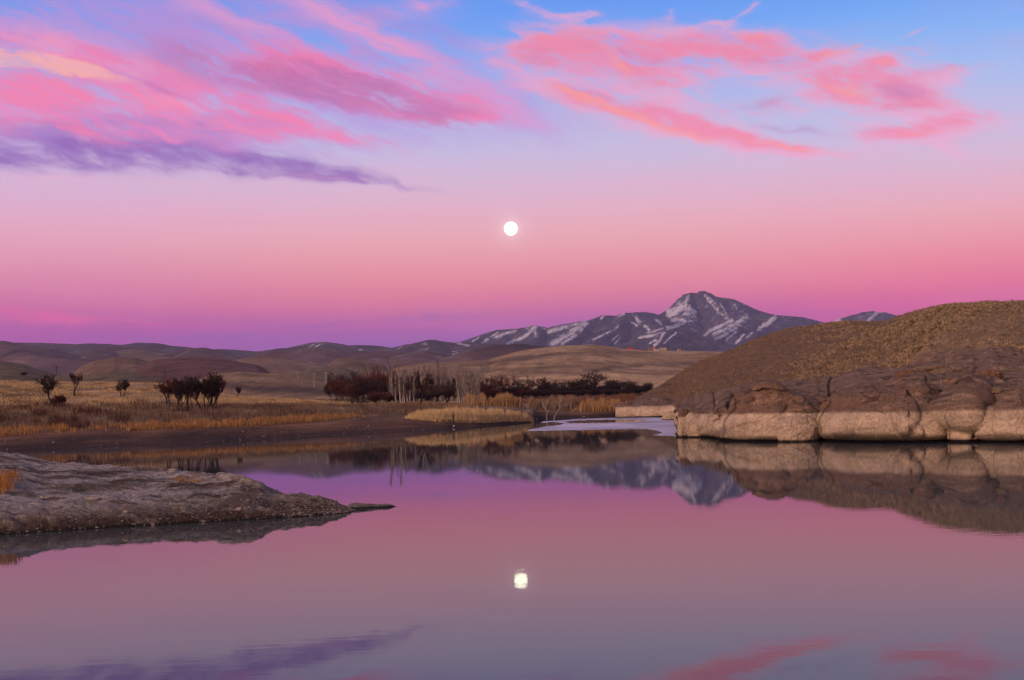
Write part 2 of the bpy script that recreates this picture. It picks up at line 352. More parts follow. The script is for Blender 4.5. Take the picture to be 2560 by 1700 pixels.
# ------------------------------------------------------------------ water
m, nt, b = new_mat('lake_water')
b.inputs['Base Color'].default_value = (.018, .020, .022, 1); b.inputs['IOR'].default_value = 1.33
b.inputs['Specular IOR Level'].default_value = .5; b.inputs['Roughness'].default_value = .0
tcw = N(nt, 'ShaderNodeTexCoord').outputs['Object']
r1 = noise(nt, mapping(nt, tcw, rot=(0, 0, .12), sc=(.7, 1.8, 1)), 1.6, 3, .55)
r2 = noise(nt, mapping(nt, tcw, rot=(0, 0, -.3), sc=(.5, 1.2, 1)), .35, 2, .5)
patch = mrange(nt, noise(nt, mapping(nt, tcw, sc=(.02, .05, 1)), 1., 2, .5), .35, .65, .35, 1.)
hgt = math_(nt, 'ADD', math_(nt, 'MULTIPLY', math_(nt, 'MULTIPLY', r1, patch), .0009), math_(nt, 'MULTIPLY', r2, .0004))
bp = nt.nodes.new('ShaderNodeBump'); bp.inputs['Strength'].default_value = 1; bp.inputs['Distance'].default_value = 1.
nt.links.new(hgt, bp.inputs['Height']); nt.links.new(bp.outputs[0], b.inputs['Normal'])
WATER = m
# murky body under a clear surface: Fresnel mirror over a dull silty diffuse
nt.nodes.remove(b); fr_ = nt.nodes.new('ShaderNodeFresnel'); fr_.inputs['IOR'].default_value = 1.19; nt.links.new(bp.outputs[0], fr_.inputs['Normal'])
gl = nt.nodes.new('ShaderNodeBsdfGlossy'); gl.inputs['Roughness'].default_value = 0.; gl.inputs['Color'].default_value = (.86, .88, .90, 1); nt.links.new(bp.outputs[0], gl.inputs['Normal'])
df = nt.nodes.new('ShaderNodeBsdfDiffuse'); df.inputs['Color'].default_value = (.050, .058, .066, 1)
mx_ = nt.nodes.new('ShaderNodeMixShader'); nt.links.new(fr_.outputs[0], mx_.inputs[0]); nt.links.new(df.outputs[0], mx_.inputs[1]); nt.links.new(gl.outputs[0], mx_.inputs[2])
nt.links.new(mx_.outputs[0], nt.nodes['Material Output'].inputs['Surface'])
xs = np.array([-900, -400, -150, 0, 150, 400, 900.]); ys = np.array([-300, -60, 0, 40, 90, 160, 260, 420, 560.])
gx, gy = np.meshgrid(xs, ys); v = np.stack([gx, gy, gx*0], -1).reshape(-1, 3)
tag(link('water', mesh_np('water', v, grid_faces(len(ys), len(xs)), m, False)), kind='structure')
# ------------------------------------------------------------------ ice
m, nt, b = new_mat('thin_ice')
tci = N(nt, 'ShaderNodeTexCoord').outputs['Object']
n1 = noise(nt, mapping(nt, tci, sc=(1, .35, 1)), .09, 5, .6); n2 = noise(nt, mapping(nt, tci, sc=(.3, 1.3, 1)), .5, 5, .6)
nt.links.new(mixc(nt, mrange(nt, math_(nt, 'ADD', math_(nt, 'MULTIPLY', n1, .65), math_(nt, 'MULTIPLY', n2, .35)), .38, .62), (.10, .10, .13), (.48, .46, .56)), b.inputs['Base Color'])
b.inputs['Roughness'].default_value = .38; b.inputs['Specular IOR Level'].default_value = .5
bump(nt, b, n2, .2, .02)
def wpt(px, py):
    t, k = tk(px, py); d = -CAMZ/float(k); return (float(t)*d, d)
import bmesh
def ice_simple(pts, holes, z=.015):
    bm = bmesh.new(); es = []
    rg = random.Random(4)
    for pp in [pts]+holes:
        out = []
        for (x0, y0), (x1, y1) in zip(pp, pp[1:]+pp[:1]):
            n = max(1, int(math.hypot(x1-x0, y1-y0)/9))
            for i in range(n):
                q = i/n; j = 0 if i == 0 else rg.uniform(-.5, .5)
                out.append(wpt(x0+(x1-x0)*q+(0 if i == 0 else rg.uniform(-3, 3)), y0+(y1-y0)*q+j))
        vs = [bm.verts.new((x, y, z)) for x, y in out]
        es += [bm.edges.new((a, c_)) for a, c_ in zip(vs, vs[1:]+vs[:1])]
    bmesh.ops.triangle_fill(bm, use_beauty=True, edges=es)
    for f in bm.faces:
        if f.normal.z < 0: f.normal_flip()
    top = bm.faces[:]
    r = bmesh.ops.extrude_face_region(bm, geom=top)
    nv = [g for g in r['geom'] if isinstance(g, bmesh.types.BMVert)]
    for v_ in nv: v_.co.z -= .0    # extruded copy stays on top
    nvs = set(nv)
    for v_ in bm.verts:
        if v_ not in nvs: v_.co.z = -.03
    me = bpy.data.meshes.new('ice'); bm.to_mesh(me); bm.free(); me.materials.append(m); return me
outer = [(1318, 1076.5), (1345, 1070), (1362, 1066.5), (1400, 1062.6), (1412, 1058), (1385, 1055), (1352, 1057), (1360, 1053.5), (1400, 1051), (1440, 1047.5), (1500, 1045.2), (1560, 1044.2), (1640, 1043.6), (1680, 1043.8), (1700, 1050), (1712, 1070),
         (1712, 1090.5), (1692, 1090), (1660, 1089.4), (1631, 1088.2), (1650, 1084), (1657, 1080.5), (1640, 1076), (1616, 1072.2), (1560, 1073), (1500, 1074.4), (1420, 1076), (1360, 1077)]
hole = [(1425, 1058.3), (1410, 1053.5), (1470, 1050), (1554, 1049), (1628, 1050.2), (1600, 1054), (1540, 1056.5), (1472, 1058)]
tag(link('ice', ice_simple(outer, [hole])), 'thin sheet of lavender ice on the water of the far inlet', kind='structure')
# ------------------------------------------------------------------ ground sheet (one heightfield from the lake bed to the horizon)
def lut(pts, D=None):
    """[(px,py)] -> t, k ; D may be a number or a list"""
    p = np.array(pts, float); t, k = tk(p[:, 0], p[:, 1]); return t, k
def ifn(pts):      # (px, value) -> function of t
    p = np.array(pts, float); t, _ = tk(p[:, 0], np.full(len(p), 1010.)); return lambda q: np.interp(q, t, p[:, 1])
shore = ifn([(-1400, 120), (-300, 126), (0, 130), (256, 136), (640, 147), (960, 172), (1100, 185), (1190, 198), (1280, 213), (1325, 221), (1333, 225), (1340, 258), (1480, 262), (1560, 262), (1600, 300), (1800, 330), (3500, 330)])
L1 = ifn([(0, 18), (640, 19), (960, 16), (1280, 8), (1330, 6), (1345, 14), (1560, 12), (3500, 14)])
z2 = ifn([(0, 3.3), (300, 3.4), (640, 3.6), (900, 3.1), (1100, 2.8), (1300, 2.2), (1600, 2.6), (3500, 2.5)])
d2 = ifn([(0, 195), (300, 205), (640, 215), (900, 225), (1280, 250), (1340, 300), (3500, 380)])
z3 = ifn([(0, 12.2), (300, 11.1), (400, 10.5), (480, 8.5), (600, 6.4), (700, 5.6), (900, 3.9), (1100, 3.8), (1700, 4.3), (3500, 5)])
gold = np.array([.31, .20, .10]); tan = np.array([.235, .155, .088]); soil = np.array([.125, .062, .034]); mud = np.array([.042, .021, .012])
olive = np.array([.125, .092, .055]); redh = np.array([.105, .052, .044]); brown = np.array([.18, .115, .072]); dk = np.array([.07, .045, .038])
RID = [  # crest line (photo pixels), depth, front width, back width, colour, roughness of relief
 ([(-700, 905), (-200, 900), (0, 902), (60, 911), (100, 924), (140, 935), (200, 946), (260, 960)], 640, 200, 150, olive, 1.6),
 ([(60, 962), (140, 941), (200, 938), (300, 932), (350, 937), (400, 943), (440, 955), (480, 975)], 520, 110, 90, olive*1.0, 1.0),
 ([(120, 940), (160, 925), (190, 922), (233, 903), (285, 892), (339, 895), (380, 905), (430, 925), (480, 950)], 1150, 420, 250, brown*.8, 3.),
 ([(300, 915), (360, 903), (410, 896), (470, 893), (505, 892), (545, 895), (585, 902), (640, 911), (690, 921), (730, 938)], 1000, 330, 200, redh, 2.),
 ([(440, 965), (480, 943), (520, 937), (560, 932), (600, 928), (640, 931), (700, 934), (750, 943), (810, 955), (870, 972), (930, 990)], 620, 210, 120, tan*.95, 1.6),
 ([(520, 905), (560, 898), (600, 896), (640, 894), (700, 897), (760, 906), (830, 916), (880, 930)], 1750, 500, 300, brown, 3.),
 ([(760, 925), (800, 905), (830, 898), (856, 894), (884, 895), (925, 903), (960, 912), (1000, 925), (1040, 940)], 1500, 400, 250, brown*.9, 3.),
 ([(690, 945), (740, 928), (780, 918), (806, 914), (845, 915), (880, 925), (920, 936), (960, 950)], 1050, 330, 200, olive*1.05, 2.),
 ([(900, 945), (960, 925), (1010, 915), (1055, 908), (1110, 905), (1155, 903), (1215, 900), (1260, 897), (1300, 895)], 900, 330, 250, tan*1.0, 3.),
 ([(1060, 935), (1110, 922), (1150, 912), (1190, 905), (1218, 899), (1242, 892), (1283, 881), (1320, 874), (1364, 868.5), (1410, 864), (1472, 861.5), (1513, 864.5), (1553, 871.5), (1608, 876.5), (1680, 877.5), (1760, 878), (1900, 882), (2300, 890), (3400, 880)], 1000, 520, 500, tan*1.3, 3.),
]
SEAM = 2600.
def gz(t, d, full=False):
    """height of the ground at azimuth tan t and depth d"""
    t = np.asarray(t, float); d = np.asarray(d, float); t, d = np.broadcast_arrays(t, d)
    s0 = shore(t); s1 = s0+L1(t); s2 = np.maximum(d2(t), s1+12)
    xs = t*d
    wob = fbm(xs*.02, d*.02, 4, 3)
    b = np.full(t.shape, -2.2)
    def seg(dA, zA, dB, zB):
        q = np.clip((d-dA)/np.maximum(dB-dA, 1e-6), 0, 1); return np.where(d >= dA, zA+(zB-zA)*q, b)
    b = seg(s0-30, -2.2, s0, 0.); b = seg(s0, 0., s1, .95); b = seg(s1, .95, s2, z2(t)); b = seg(s2, z2(t), 350., z3(t))
    b = seg(350., z3(t), 430., np.minimum(z3(t)*.55+1.5, z3(t))); b = seg(430., np.minimum(z3(t)*.55+1.5, z3(t)), 900., 8.); b = seg(900., 8., 2600., 14.); b = seg(2600., 14., 30000., 10.)
    land = ss(0, 40, d-s0)
    b = b + wob*.55*land*ss(3000, 1500, d) + fbm(xs*.25, d*.1, 3, 5)*.10*ss(0, 4, d-s0)*ss(900, 300, d)
    z = b; idx = np.full(t.shape, -1); best = np.full(t.shape, 0.)
    for i, (pts, D, wf, wb, c, rg) in enumerate(RID):
        tt, kk = lut(pts)
        k = np.interp(t, tt, kk); zc = CAMZ + k*D
        e = 60./F
        inn = ss(tt[0]-e, tt[0]+1.5*e, t)*ss(tt[-1]+e, tt[-1]-1.5*e, t)
        wfl = wf*(1+.25*fbm(xs*.004, d*0+i, 2, 40+i))
        q = np.where(d < D, np.clip(1-(D-d)/wfl, 0, 1), np.clip(1-(d-D)/wb, 0, 1))
        shp = np.where(d < D, 1-(1-q)**1.7, q*q*(3-2*q))*inn
        amp = 4*q*(1-q)+.05
        rel = (ridged(xs*.006+i, d*.004, 4, 60+i)-.55)*rg*3.2*np.minimum(amp, 1)*inn
        kf = (3.0/d)*(1-shp) + k*shp
        zz = np.where(d < D, CAMZ+d*kf, 6+(zc-6)*shp)
        zz = np.where(q > 0, zz + rel*np.where(d < D, 1-q**6, 1)*.5, -99)
        up = zz > z
        idx = np.where(up, i, idx); z = np.maximum(z, zz); 
    if full: return z, idx, b
    return z
TT = np.concatenate([np.linspace(-1.25, -.40, 50)[:-1], np.linspace(-.40, .40, 900), np.linspace(.40, 1.25, 50)[1:]])
DD = np.concatenate([[40, 80, 100], np.linspace(112, 300, 200), np.geomspace(300.8, SEAM, 330), np.geomspace(2700, 11300, 14)])
# keep the sheet on one side of the camera for the fan, a plain disc closes it behind
Tg, Dg = np.meshgrid(TT, DD)
Zg, Ig, Bg = gz(Tg, Dg, True)
Xg = Tg*Dg
C = np.zeros(Tg.shape+(3,))
s0 = shore(Tg); h = Zg
n1 = fbm(Xg*.03, Dg*.012, 5, 21); n2 = fbm(Xg*.15, Dg*.05, 4, 22); nb = fbm(Xg*.012, Dg*.02, 4, 23)
wet = ss(.30, .0, h+n2*.12); m2 = ss(.5, 1.5, h+n1*.5)
C[:] = mud
C += (soil-mud)*ss(.30, .95, h+n2*.25+n1*.3)[..., None]
str_ = fbm(Xg*.05, h*9+n1*.6, 4, 77); C = C*(1+.5*str_*ss(1.4, .9, h))[..., None]
C += (tan*.62-C)*ss(1.0, 2.0, h+n1*.7)[..., None]
C += (gold-C)*(ss(2.6, 4.6, h+n1*1.6)*ss(900, 350, Dg)*ss(.06, -.05, Tg))[..., None]
C += (dk*1.1-C)*(ss(330, 380, Dg)*ss(700, 500, Dg)*ss(-.12, .0, Tg))[..., None]
C = np.where((Ig < 0)[..., None] & (Dg > 430)[..., None] & (Tg < -.02)[..., None], olive*1.1+0*C, C)
for i, (pts, D, wf, wb, c, rg) in enumerate(RID):
    C = np.where((Ig == i)[..., None], c, C)
# bands of pale stubble and dark ploughed soil on the middle hills
ban = fbm(Xg*.006+1.5*fbm(Xg*.008, Dg*.008, 4, 31), (Zg*.10)+Dg*.0025+1.2*fbm(Xg*.012, Dg*.006, 3, 33), 5, 32)
hillm = (Ig >= 0)
C = np.where(hillm[..., None], C*(1+ban[..., None]*.45), C)
big = (Ig == 9)
C = np.where(big[..., None], C*(.72+.5*ss(-.3, .4, ban*.8+.5*n1+.3*n2)[..., None]), C)
C = np.where((Dg < 430)[..., None], C*(1+.45*n1[..., None]+.3*n2[..., None]), C)
dark = ss(.12, .38, fbm(Xg*.02, Dg*.02, 4, 51))*ss(4, 6, h)*ss(480, 400, Dg)
C = C*(1-dark[..., None]*.45)
C = np.where((Dg > 2600)[..., None], olive*.9, C)
ppx, ppy = proj(Xg, Dg, Zg)
# brown scrub slope and other worn patches
def patch_mask(poly, soft):
    return ss(soft, 0, segdist(ppx+12*n2, ppy+4*n2, poly))
for poly, r, cc, st in [([(560, 962), (640, 970), (760, 976), (850, 985)], 16, np.array([.07, .04, .034]), .85), ([(460, 948), (520, 940)], 9, redh*.8, .8),
                        ([(700, 998), (800, 985), (870, 975)], 9, olive*.7, .6), ([(130, 908), (215, 905)], 5, tan*1.0, .8), ([(1150, 885+30), (1260, 905), (1330, 893)], 9, dk*1.2, .55),
                        ([(1250, 897), (1440, 886), (1530, 888)], 6, dk*1.4, .5), ([(1340, 930), (1450, 935), (1500, 925)], 7, dk*1.5, .5), ([(1290, 915), (1400, 906), (1500, 915), (1640, 905), (1740, 898)], 5, gold*1.1, .7), ([(1420, 875), (1620, 895), (1760, 890)], 6, gold*1.0, .6),
                        ([(1480, 925), (1620, 910), (1740, 912)], 9, dk*1.3, .6), ([(0, 960), (300, 962), (480, 972)], 9, gold*1.15, .8)]:
    mk = (patch_mask(poly, r)*st)[..., None]*np.where(Dg > 300, 1, 0)[..., None]
    C = C*(1-mk)+cc*mk
fn1 = fbm(Xg*.22, Dg*.035, 5, 71); fn2 = fbm(Xg*.5, Dg*.12, 4, 72)
C = C*(1+.40*fn1+.30*fn2)[..., None]
scr = (ss(.15, .5, fn2+.5*fn1)*ss(300, 460, Dg)*.45)[..., None]
C = C*(1-scr)+dk*.8*scr
C = np.clip(C, .008, .8)
GROUND = tone_mat('dry_ground', .055, .9, .35, .38, .8, .5)
g = mesh_np('ground', np.stack([Xg, Dg, Zg], -1).reshape(-1, 3), grid_faces(len(DD), len(TT)), GROUND, True, C.reshape(-1, 3))
tag(link('ground', g), kind='structure')
# the rest of the lake bed and plain around and behind the camera
ang = np.linspace(0, 2*np.pi, 97); rad = np.array([2, 60, 300, 900, 2900.])
A_, R_ = np.meshgrid(ang, rad)
m_, nt_, b_ = new_mat('plain_soil'); b_.inputs['Base Color'].default_value = (.12, .085, .06, 1)
Zp = np.where((R_ < 400), -2.6, -2.6)
tag(link('lake_bed', mesh_np('lake_bed', np.stack([R_*np.cos(A_), R_*np.sin(A_), Zp], -1).reshape(-1, 3), grid_faces(len(rad), len(ang)), m_, True)), kind='structure')
# ------------------------------------------------------------------ far hills and mountains: tents spreading from ridge lines
def tents(t0, t1, ncol, d0, d1, nrow, ridges, floor, seed, wfreq, wamp):
    tt = np.linspace(t0, t1, ncol); dd = np.linspace(d0, d1, nrow)
    Tm, Dm = np.meshgrid(tt, dd); X = Tm*Dm; Y = Dm
    wx = fbm(X*wfreq, Y*wfreq, 4, seed)*wamp; wy = fbm(X*wfreq, Y*wfreq, 4, seed+5)*wamp
    z = np.full(X.shape, floor*1.); which = np.full(X.shape, -1); MD = np.full(X.shape, 1e5)
    for ri, (pts, slope, curve) in enumerate(ridges):
        P3 = np.array([at(*p) for p in pts])
        for a, c in zip(P3[:-1], P3[1:]):
            e = c[:2]-a[:2]; L2 = (e*e).sum()+1e-6
            q = np.clip(((X-a[0])*e[0]+(Y-a[1])*e[1])/L2, 0, 1)
            wfar = 1.0
            dist0 = np.hypot(X-a[0]-q*e[0], Y-a[1]-q*e[1])
            near = ss(0, 160, dist0)
            dist = np.hypot(X+wx*near-a[0]-q*e[0], Y+wy*near-a[1]-q*e[1])
            hz = a[2]+q*(c[2]-a[2]); MD = np.minimum(MD, dist0); dist = np.maximum(dist-14, 0)
            zz = hz - slope*dist*(1-curve*np.minimum(dist/1600., .6))
            up = zz > z; which = np.where(up, ri, which); z = np.maximum(z, zz)
    return Tm, Dm, X, z, which, MD
def snowstrokes(px, py, strokes, n):
    s = np.zeros(px.shape); sk = fbm((px+py*1.1)/3.2, (py-px*.3)/13., 4, 95)
    for pts, r in strokes:
        s = np.maximum(s, (.84+.7*sk)*ss(r*1.5, r*.1, segdist(px, py, pts)+n*r*.8+sk*(r*.7+1)))
    return s
def hill_mat(name, fs, bd):
    m, nt, b = new_mat(name)
    a = N(nt, 'ShaderNodeVertexColor', layer_name='tone'); sn = N(nt, 'ShaderNodeAttribute', attribute_name='snow')
    tc = N(nt, 'ShaderNodeTexCoord').outputs['Object']
    n1 = noise(nt, tc, fs, 6, .65); n2 = noise(nt, mapping(nt, tc, sc=(1, 1, .35)), fs*5, 5, .7)
    vm = N(nt, 'ShaderNodeVectorMath', operation='SCALE'); nt.links.new(a.outputs[0], vm.inputs[0])
    nt.links.new(math_(nt, 'MULTIPLY', mrange(nt, n1, .3, .7, .68, 1.32, False), mrange(nt, n2, .3, .7, .72, 1.28, False)), vm.inputs[3])
    f = math_(nt, 'MULTIPLY', mrange(nt, math_(nt, 'ADD', sn.outputs['Fac'], math_(nt, 'MULTIPLY', math_(nt, 'SUBTRACT', n2, .5), 2.2)), .15, .98), .95)
    nt.links.new(mixc(nt, f, vm.outputs[0], (.60, .58, .64)), b.inputs['Base Color'])
    bump(nt, b, math_(nt, 'ADD', n1, math_(nt, 'MULTIPLY', n2, .5)), .55, bd)
    b.inputs['Specular IOR Level'].default_value = .05
    return m
HM = hill_mat('mountain_rock', 1/260., 22.)
rock = np.array([.062, .056, .070]); scree = np.array([.115, .08, .078])

def T0(px): return float(tk(px, 900)[0])
# --- the range with the peak
R_main = [
 # crest line of the range (behind)
 ([(1040, 872, 8200), (1100, 862, 8000), (1149, 856, 7800), (1198, 840, 7700), (1247, 825, 7600), (1297, 823, 7500), (1336, 813, 7400), (1370, 819, 7400), (1414, 811, 7400), (1464, 803, 7500), (1508, 789, 7600), (1542, 791, 7700), (1572, 780, 7800), (1606, 781, 7900), (1645, 788, 8000), (1690, 800, 8100)], .42, .35),
 # peak: left shoulder, notch, summit, long right arm
 ([(1600, 815, 8900), (1645, 790, 9000), (1665, 779, 9050), (1690, 757, 9100), (1700, 745, 9120), (1712, 735, 9150), (1728, 733, 9180), (1745, 734.5, 9200), (1751, 729, 9220), (1758, 727.5, 9250), (1772, 733, 9280), (1788, 742, 9300), (1810, 744, 9300), (1832, 748, 9350), (1867, 763, 9400), (1896, 776, 9450), (1935, 788, 9500), (1984, 800, 9500)], 1.35, .45),
 ([(1712, 735, 9150), (1722, 765, 8850), (1712, 800, 8500), (1690, 822, 8200)], .95, .3),     # left face rib
 ([(1745, 735, 9200), (1775, 765, 8900), (1800, 795, 8600), (1822, 806, 8400)], .9, .3),     # centre rib
 ([(1763, 731, 9250), (1790, 757, 8950), (1822, 786, 8700), (1850, 800, 8500)], .8, .3),
 ([(1832, 748, 9350), (1850, 775, 9000), (1875, 795, 8700)], .75, .3),
 # right fore ridge
 ([(1822, 800, 8200), (1866, 791, 8000), (1910, 794, 8000), (1942, 789.5, 8000), (1984, 791, 8050), (2034, 801, 8200), (2073, 809, 8300), (2130, 835, 8400)], .42, .3),
 ([(1866, 791, 8000), (1830, 812, 7600), (1795, 832, 7200), (1763, 846, 6900), (1740, 858, 6600)], .50, .3),
 ([(1942, 789.5, 8000), (1915, 815, 7500), (1890, 832, 7100), (1868, 850, 6800), (1850, 870, 6500)], .52, .3),
 ([(2034, 801, 8200), (1990, 830, 7500), (1950, 850, 7000)], .42, .3),
 # spurs of the range
 ([(1198, 840, 7700), (1190, 852, 7200), (1170, 864, 6900), (1150, 874, 6600)], .5, .3),
 ([(1336, 813, 7400), (1345, 832, 7000), (1338, 850, 6600), (1310, 868, 6300)], .5, .3),
 ([(1247, 825, 7600), (1265, 842, 7200), (1255, 858, 6800), (1235, 870, 6500)], .5, .3),
 ([(1464, 803, 7500), (1455, 820, 7100), (1430, 840, 6700), (1405, 858, 6400), (1385, 872, 6200)], .5, .3),
 ([(1572, 780, 7800), (1560, 800, 7300), (1535, 825, 6900), (1500, 846, 6500), (1470, 866, 6200)], .46, .3),
 ([(1572, 780, 7800), (1615, 798, 7400), (1640, 815, 7000), (1650, 830, 6700)], .42, .3),
 ([(1414, 811, 7400), (1405, 832, 7000), (1380, 850, 6700)], .5, .3),
 # front hill
 ([(1560, 866, 6100), (1600, 846, 6100), (1640, 832, 6100), (1681, 822, 6100), (1705, 826, 6050), (1735, 838, 6000), (1763, 848, 6000), (1800, 858, 5950), (1840, 868, 5900), (1900, 880, 5800)], .34, .3),
 ([(1681, 822, 6100), (1670, 845, 5800), (1640, 862, 5600)], .4, .3),
 ([(1740, 848, 6000), (1770, 866, 5700), (1800, 876, 5500)], .36, .3),
 # second group on the far right
 ([(2040, 815, 9800), (2070, 807, 9800), (2102, 796, 9800), (2132, 787, 9800), (2160, 779, 9800), (2181, 777, 9800), (2196, 782, 9800), (2210, 780.5, 9800), (2250, 791, 9800), (2320, 808, 9800), (2500, 830, 9800), (3000, 850, 9800)], .45, .3),
 ([(2181, 777, 9800), (2170, 800, 9300), (2150, 815, 9000)], .5, .3), ([(2210, 781, 9800), (2222, 800, 9400)], .5, .3),
]
Tm, Dm, X, z, wh, MD = tents(T0(1000), T0(2700), 1150, 5200, 10600, 300, R_main, 10., 71, 1/520., 110)
rel = (ridged(X/340., Dm/520., 5, 81)-.55)*ss(0, 260, MD)*1.5+.12*(ridged(X/90., Dm/300., 3, 83)-.55)
z = z + rel*np.clip((z-30)*.10, 0, 20) + fbm(X/120., Dm/150., 4, 84)*np.clip((z-30)*.03, 0, 7)
px, py = proj(X, Dm, z)
nz = fbm(px/9., py/4., 4, 91); nzs = fbm((px+py*1.3)/7., (py-px*.35)/18., 4, 92)
SN = [([(1722, 740), (1714, 757), (1714, 775), (1724, 792)], 6), ([(1708, 765), (1690, 776), (1672, 785)], 13), ([(1720, 772), (1732, 790)], 9), ([(1690, 785), (1672, 791)], 6), ([(1715, 785), (1738, 794)], 8), ([(1722, 768), (1738, 780)], 4),
      ([(1762, 737), (1768, 748), (1782, 764), (1800, 782), (1820, 797)], 5), ([(1772, 744), (1790, 760)], 3.5), ([(1800, 757), (1812, 778), (1818, 790)], 2.5), ([(1835, 758), (1842, 772)], 2.2),
      ([(1680, 800), (1715, 801), (1700, 812), (1668, 820)], 6), ([(1740, 800), (1700, 806)], 4), ([(1660, 820), (1620, 832)], 3),
      ([(1866, 793), (1845, 806), (1815, 822), (1785, 837)], 7), ([(1845, 815), (1810, 838), (1790, 846)], 6), ([(1840, 830), (1815, 850)], 4), ([(1830, 799), (1805, 812), (1775, 828)], 6), ([(1770, 832), (1762, 838)], 4),
      ([(1938, 793), (1922, 803), (1902, 820)], 6), ([(1935, 798), (1915, 812)], 5), ([(1860, 835), (1840, 858)], 3.5), ([(1880, 832), (1865, 845)], 2.5),
      ([(1598, 845), (1625, 840), (1655, 832)], 4), ([(1660, 832), (1650, 850), (1635, 864)], 5), ([(1640, 850), (1625, 858)], 3.5), ([(1690, 832), (1660, 858)], 2.5),
      ([(1590, 795), (1598, 806)], 6), ([(1612, 815), (1622, 824)], 5), ([(1580, 806), (1592, 814)], 4), ([(1640, 800), (1655, 812)], 3), ([(1545, 816), (1535, 824)], 4),
      ([(1462, 806), (1448, 818), (1425, 832), (1400, 846), (1380, 860)], 9), ([(1440, 838), (1405, 860)], 6), ([(1470, 808), (1450, 828)], 4), ([(1525, 828), (1500, 842), (1482, 850)], 3.5), ([(1545, 838), (1530, 850)], 3), ([(1550, 845), (1538, 858)], 3),
      ([(1440, 810), (1400, 822), (1372, 830)], 5), ([(1415, 814), (1385, 824)], 4), ([(1338, 816), (1325, 830), (1312, 840)], 7), ([(1336, 826), (1340, 840)], 5), ([(1318, 838), (1290, 850), (1268, 860)], 5),
      ([(1290, 826), (1262, 834), (1236, 843)], 5), ([(1245, 830), (1228, 842)], 4), ([(1222, 846), (1205, 858)], 4), ([(1196, 843), (1182, 853)], 3), ([(1150, 861), (1172, 863)], 4), ([(1508, 791), (1502, 796)], 3), ([(1560, 785), (1545, 792)], 3),
      ([(2075, 806), (2100, 799)], 4), ([(2190, 783), (2178, 797), (2170, 806)], 6), ([(2180, 790), (2168, 803)], 4), ([(1895, 825), (1900, 815)], 3)]
snow = snowstrokes(px, py, SN, nz*.7)
snow = np.maximum(snow, .30*ss(250, 480, z)*(.5+nzs))
snow = snow*ss(-.9, -.1, nzs+ .35)
c = rock[None, None]*(1-ss(150, 20, z))[..., None] + scree*ss(150, 20, z)[..., None]
c = c*(1+.45*nzs[..., None])
tag(link('mountains', mesh_np('mountains', np.stack([X, Dm, z], -1).reshape(-1, 3), grid_faces(*X.shape), HM, True, c.reshape(-1, 3), {'snow': snow.ravel()})), kind='structure')

# --- purple hills on the left and in the middle
R_far = [
 ([(-700, 868, 5200), (-200, 862, 5200), (35, 860, 5200), (43, 857.5, 5200), (95, 858.5, 5200), (190, 862, 5200), (230, 859.5, 5200), (306, 861, 5200), (344, 856, 5200), (390, 860, 5200), (434, 865, 5200), (466, 870, 5200), (488, 873, 5200), (542, 874, 5200), (640, 880, 5200), (664, 881, 5200), (700, 885, 5200)], .16, .3),
 ([(640, 888, 4900), (664, 880.5, 4900), (705, 870.5, 4900), (743, 877, 4900), (770, 882, 4900)], .2, .3),
 ([(740, 880, 5000), (770, 864, 5000), (786, 857.5, 5000), (808, 857, 5000), (830, 860, 5000), (865, 865, 5050), (897, 863.5, 5100), (946, 866, 5100), (976, 871, 5100), (992, 871, 5100), (1025, 861, 5100), (1040, 861, 5100), (1052, 863, 5050), (1079, 851, 5000), (1100, 854, 5000), (1136, 858.5, 5000), (1174, 857, 5000), (1230, 862, 5000), (1300, 870, 5000), (1500, 880, 5000)], .2, .3),
 ([(808, 857, 5000), (800, 870, 4700), (780, 880, 4500)], .24, .3), ([(1079, 851, 5000), (1085, 868, 4700), (1100, 880, 4400)], .22, .3), ([(1040, 861, 5100), (1010, 872, 4800), (985, 882, 4500)], .22, .3),
 ([(344, 856, 5200), (320, 868, 4800), (290, 880, 4400)], .17, .3), ([(95, 858, 5200), (130, 872, 4700)], .17, .3), ([(434, 865, 5200), (420, 878, 4700)], .17, .3), ([(1136, 858, 5000), (1160, 872, 4600), (1190, 884, 4300)], .2, .3),
]
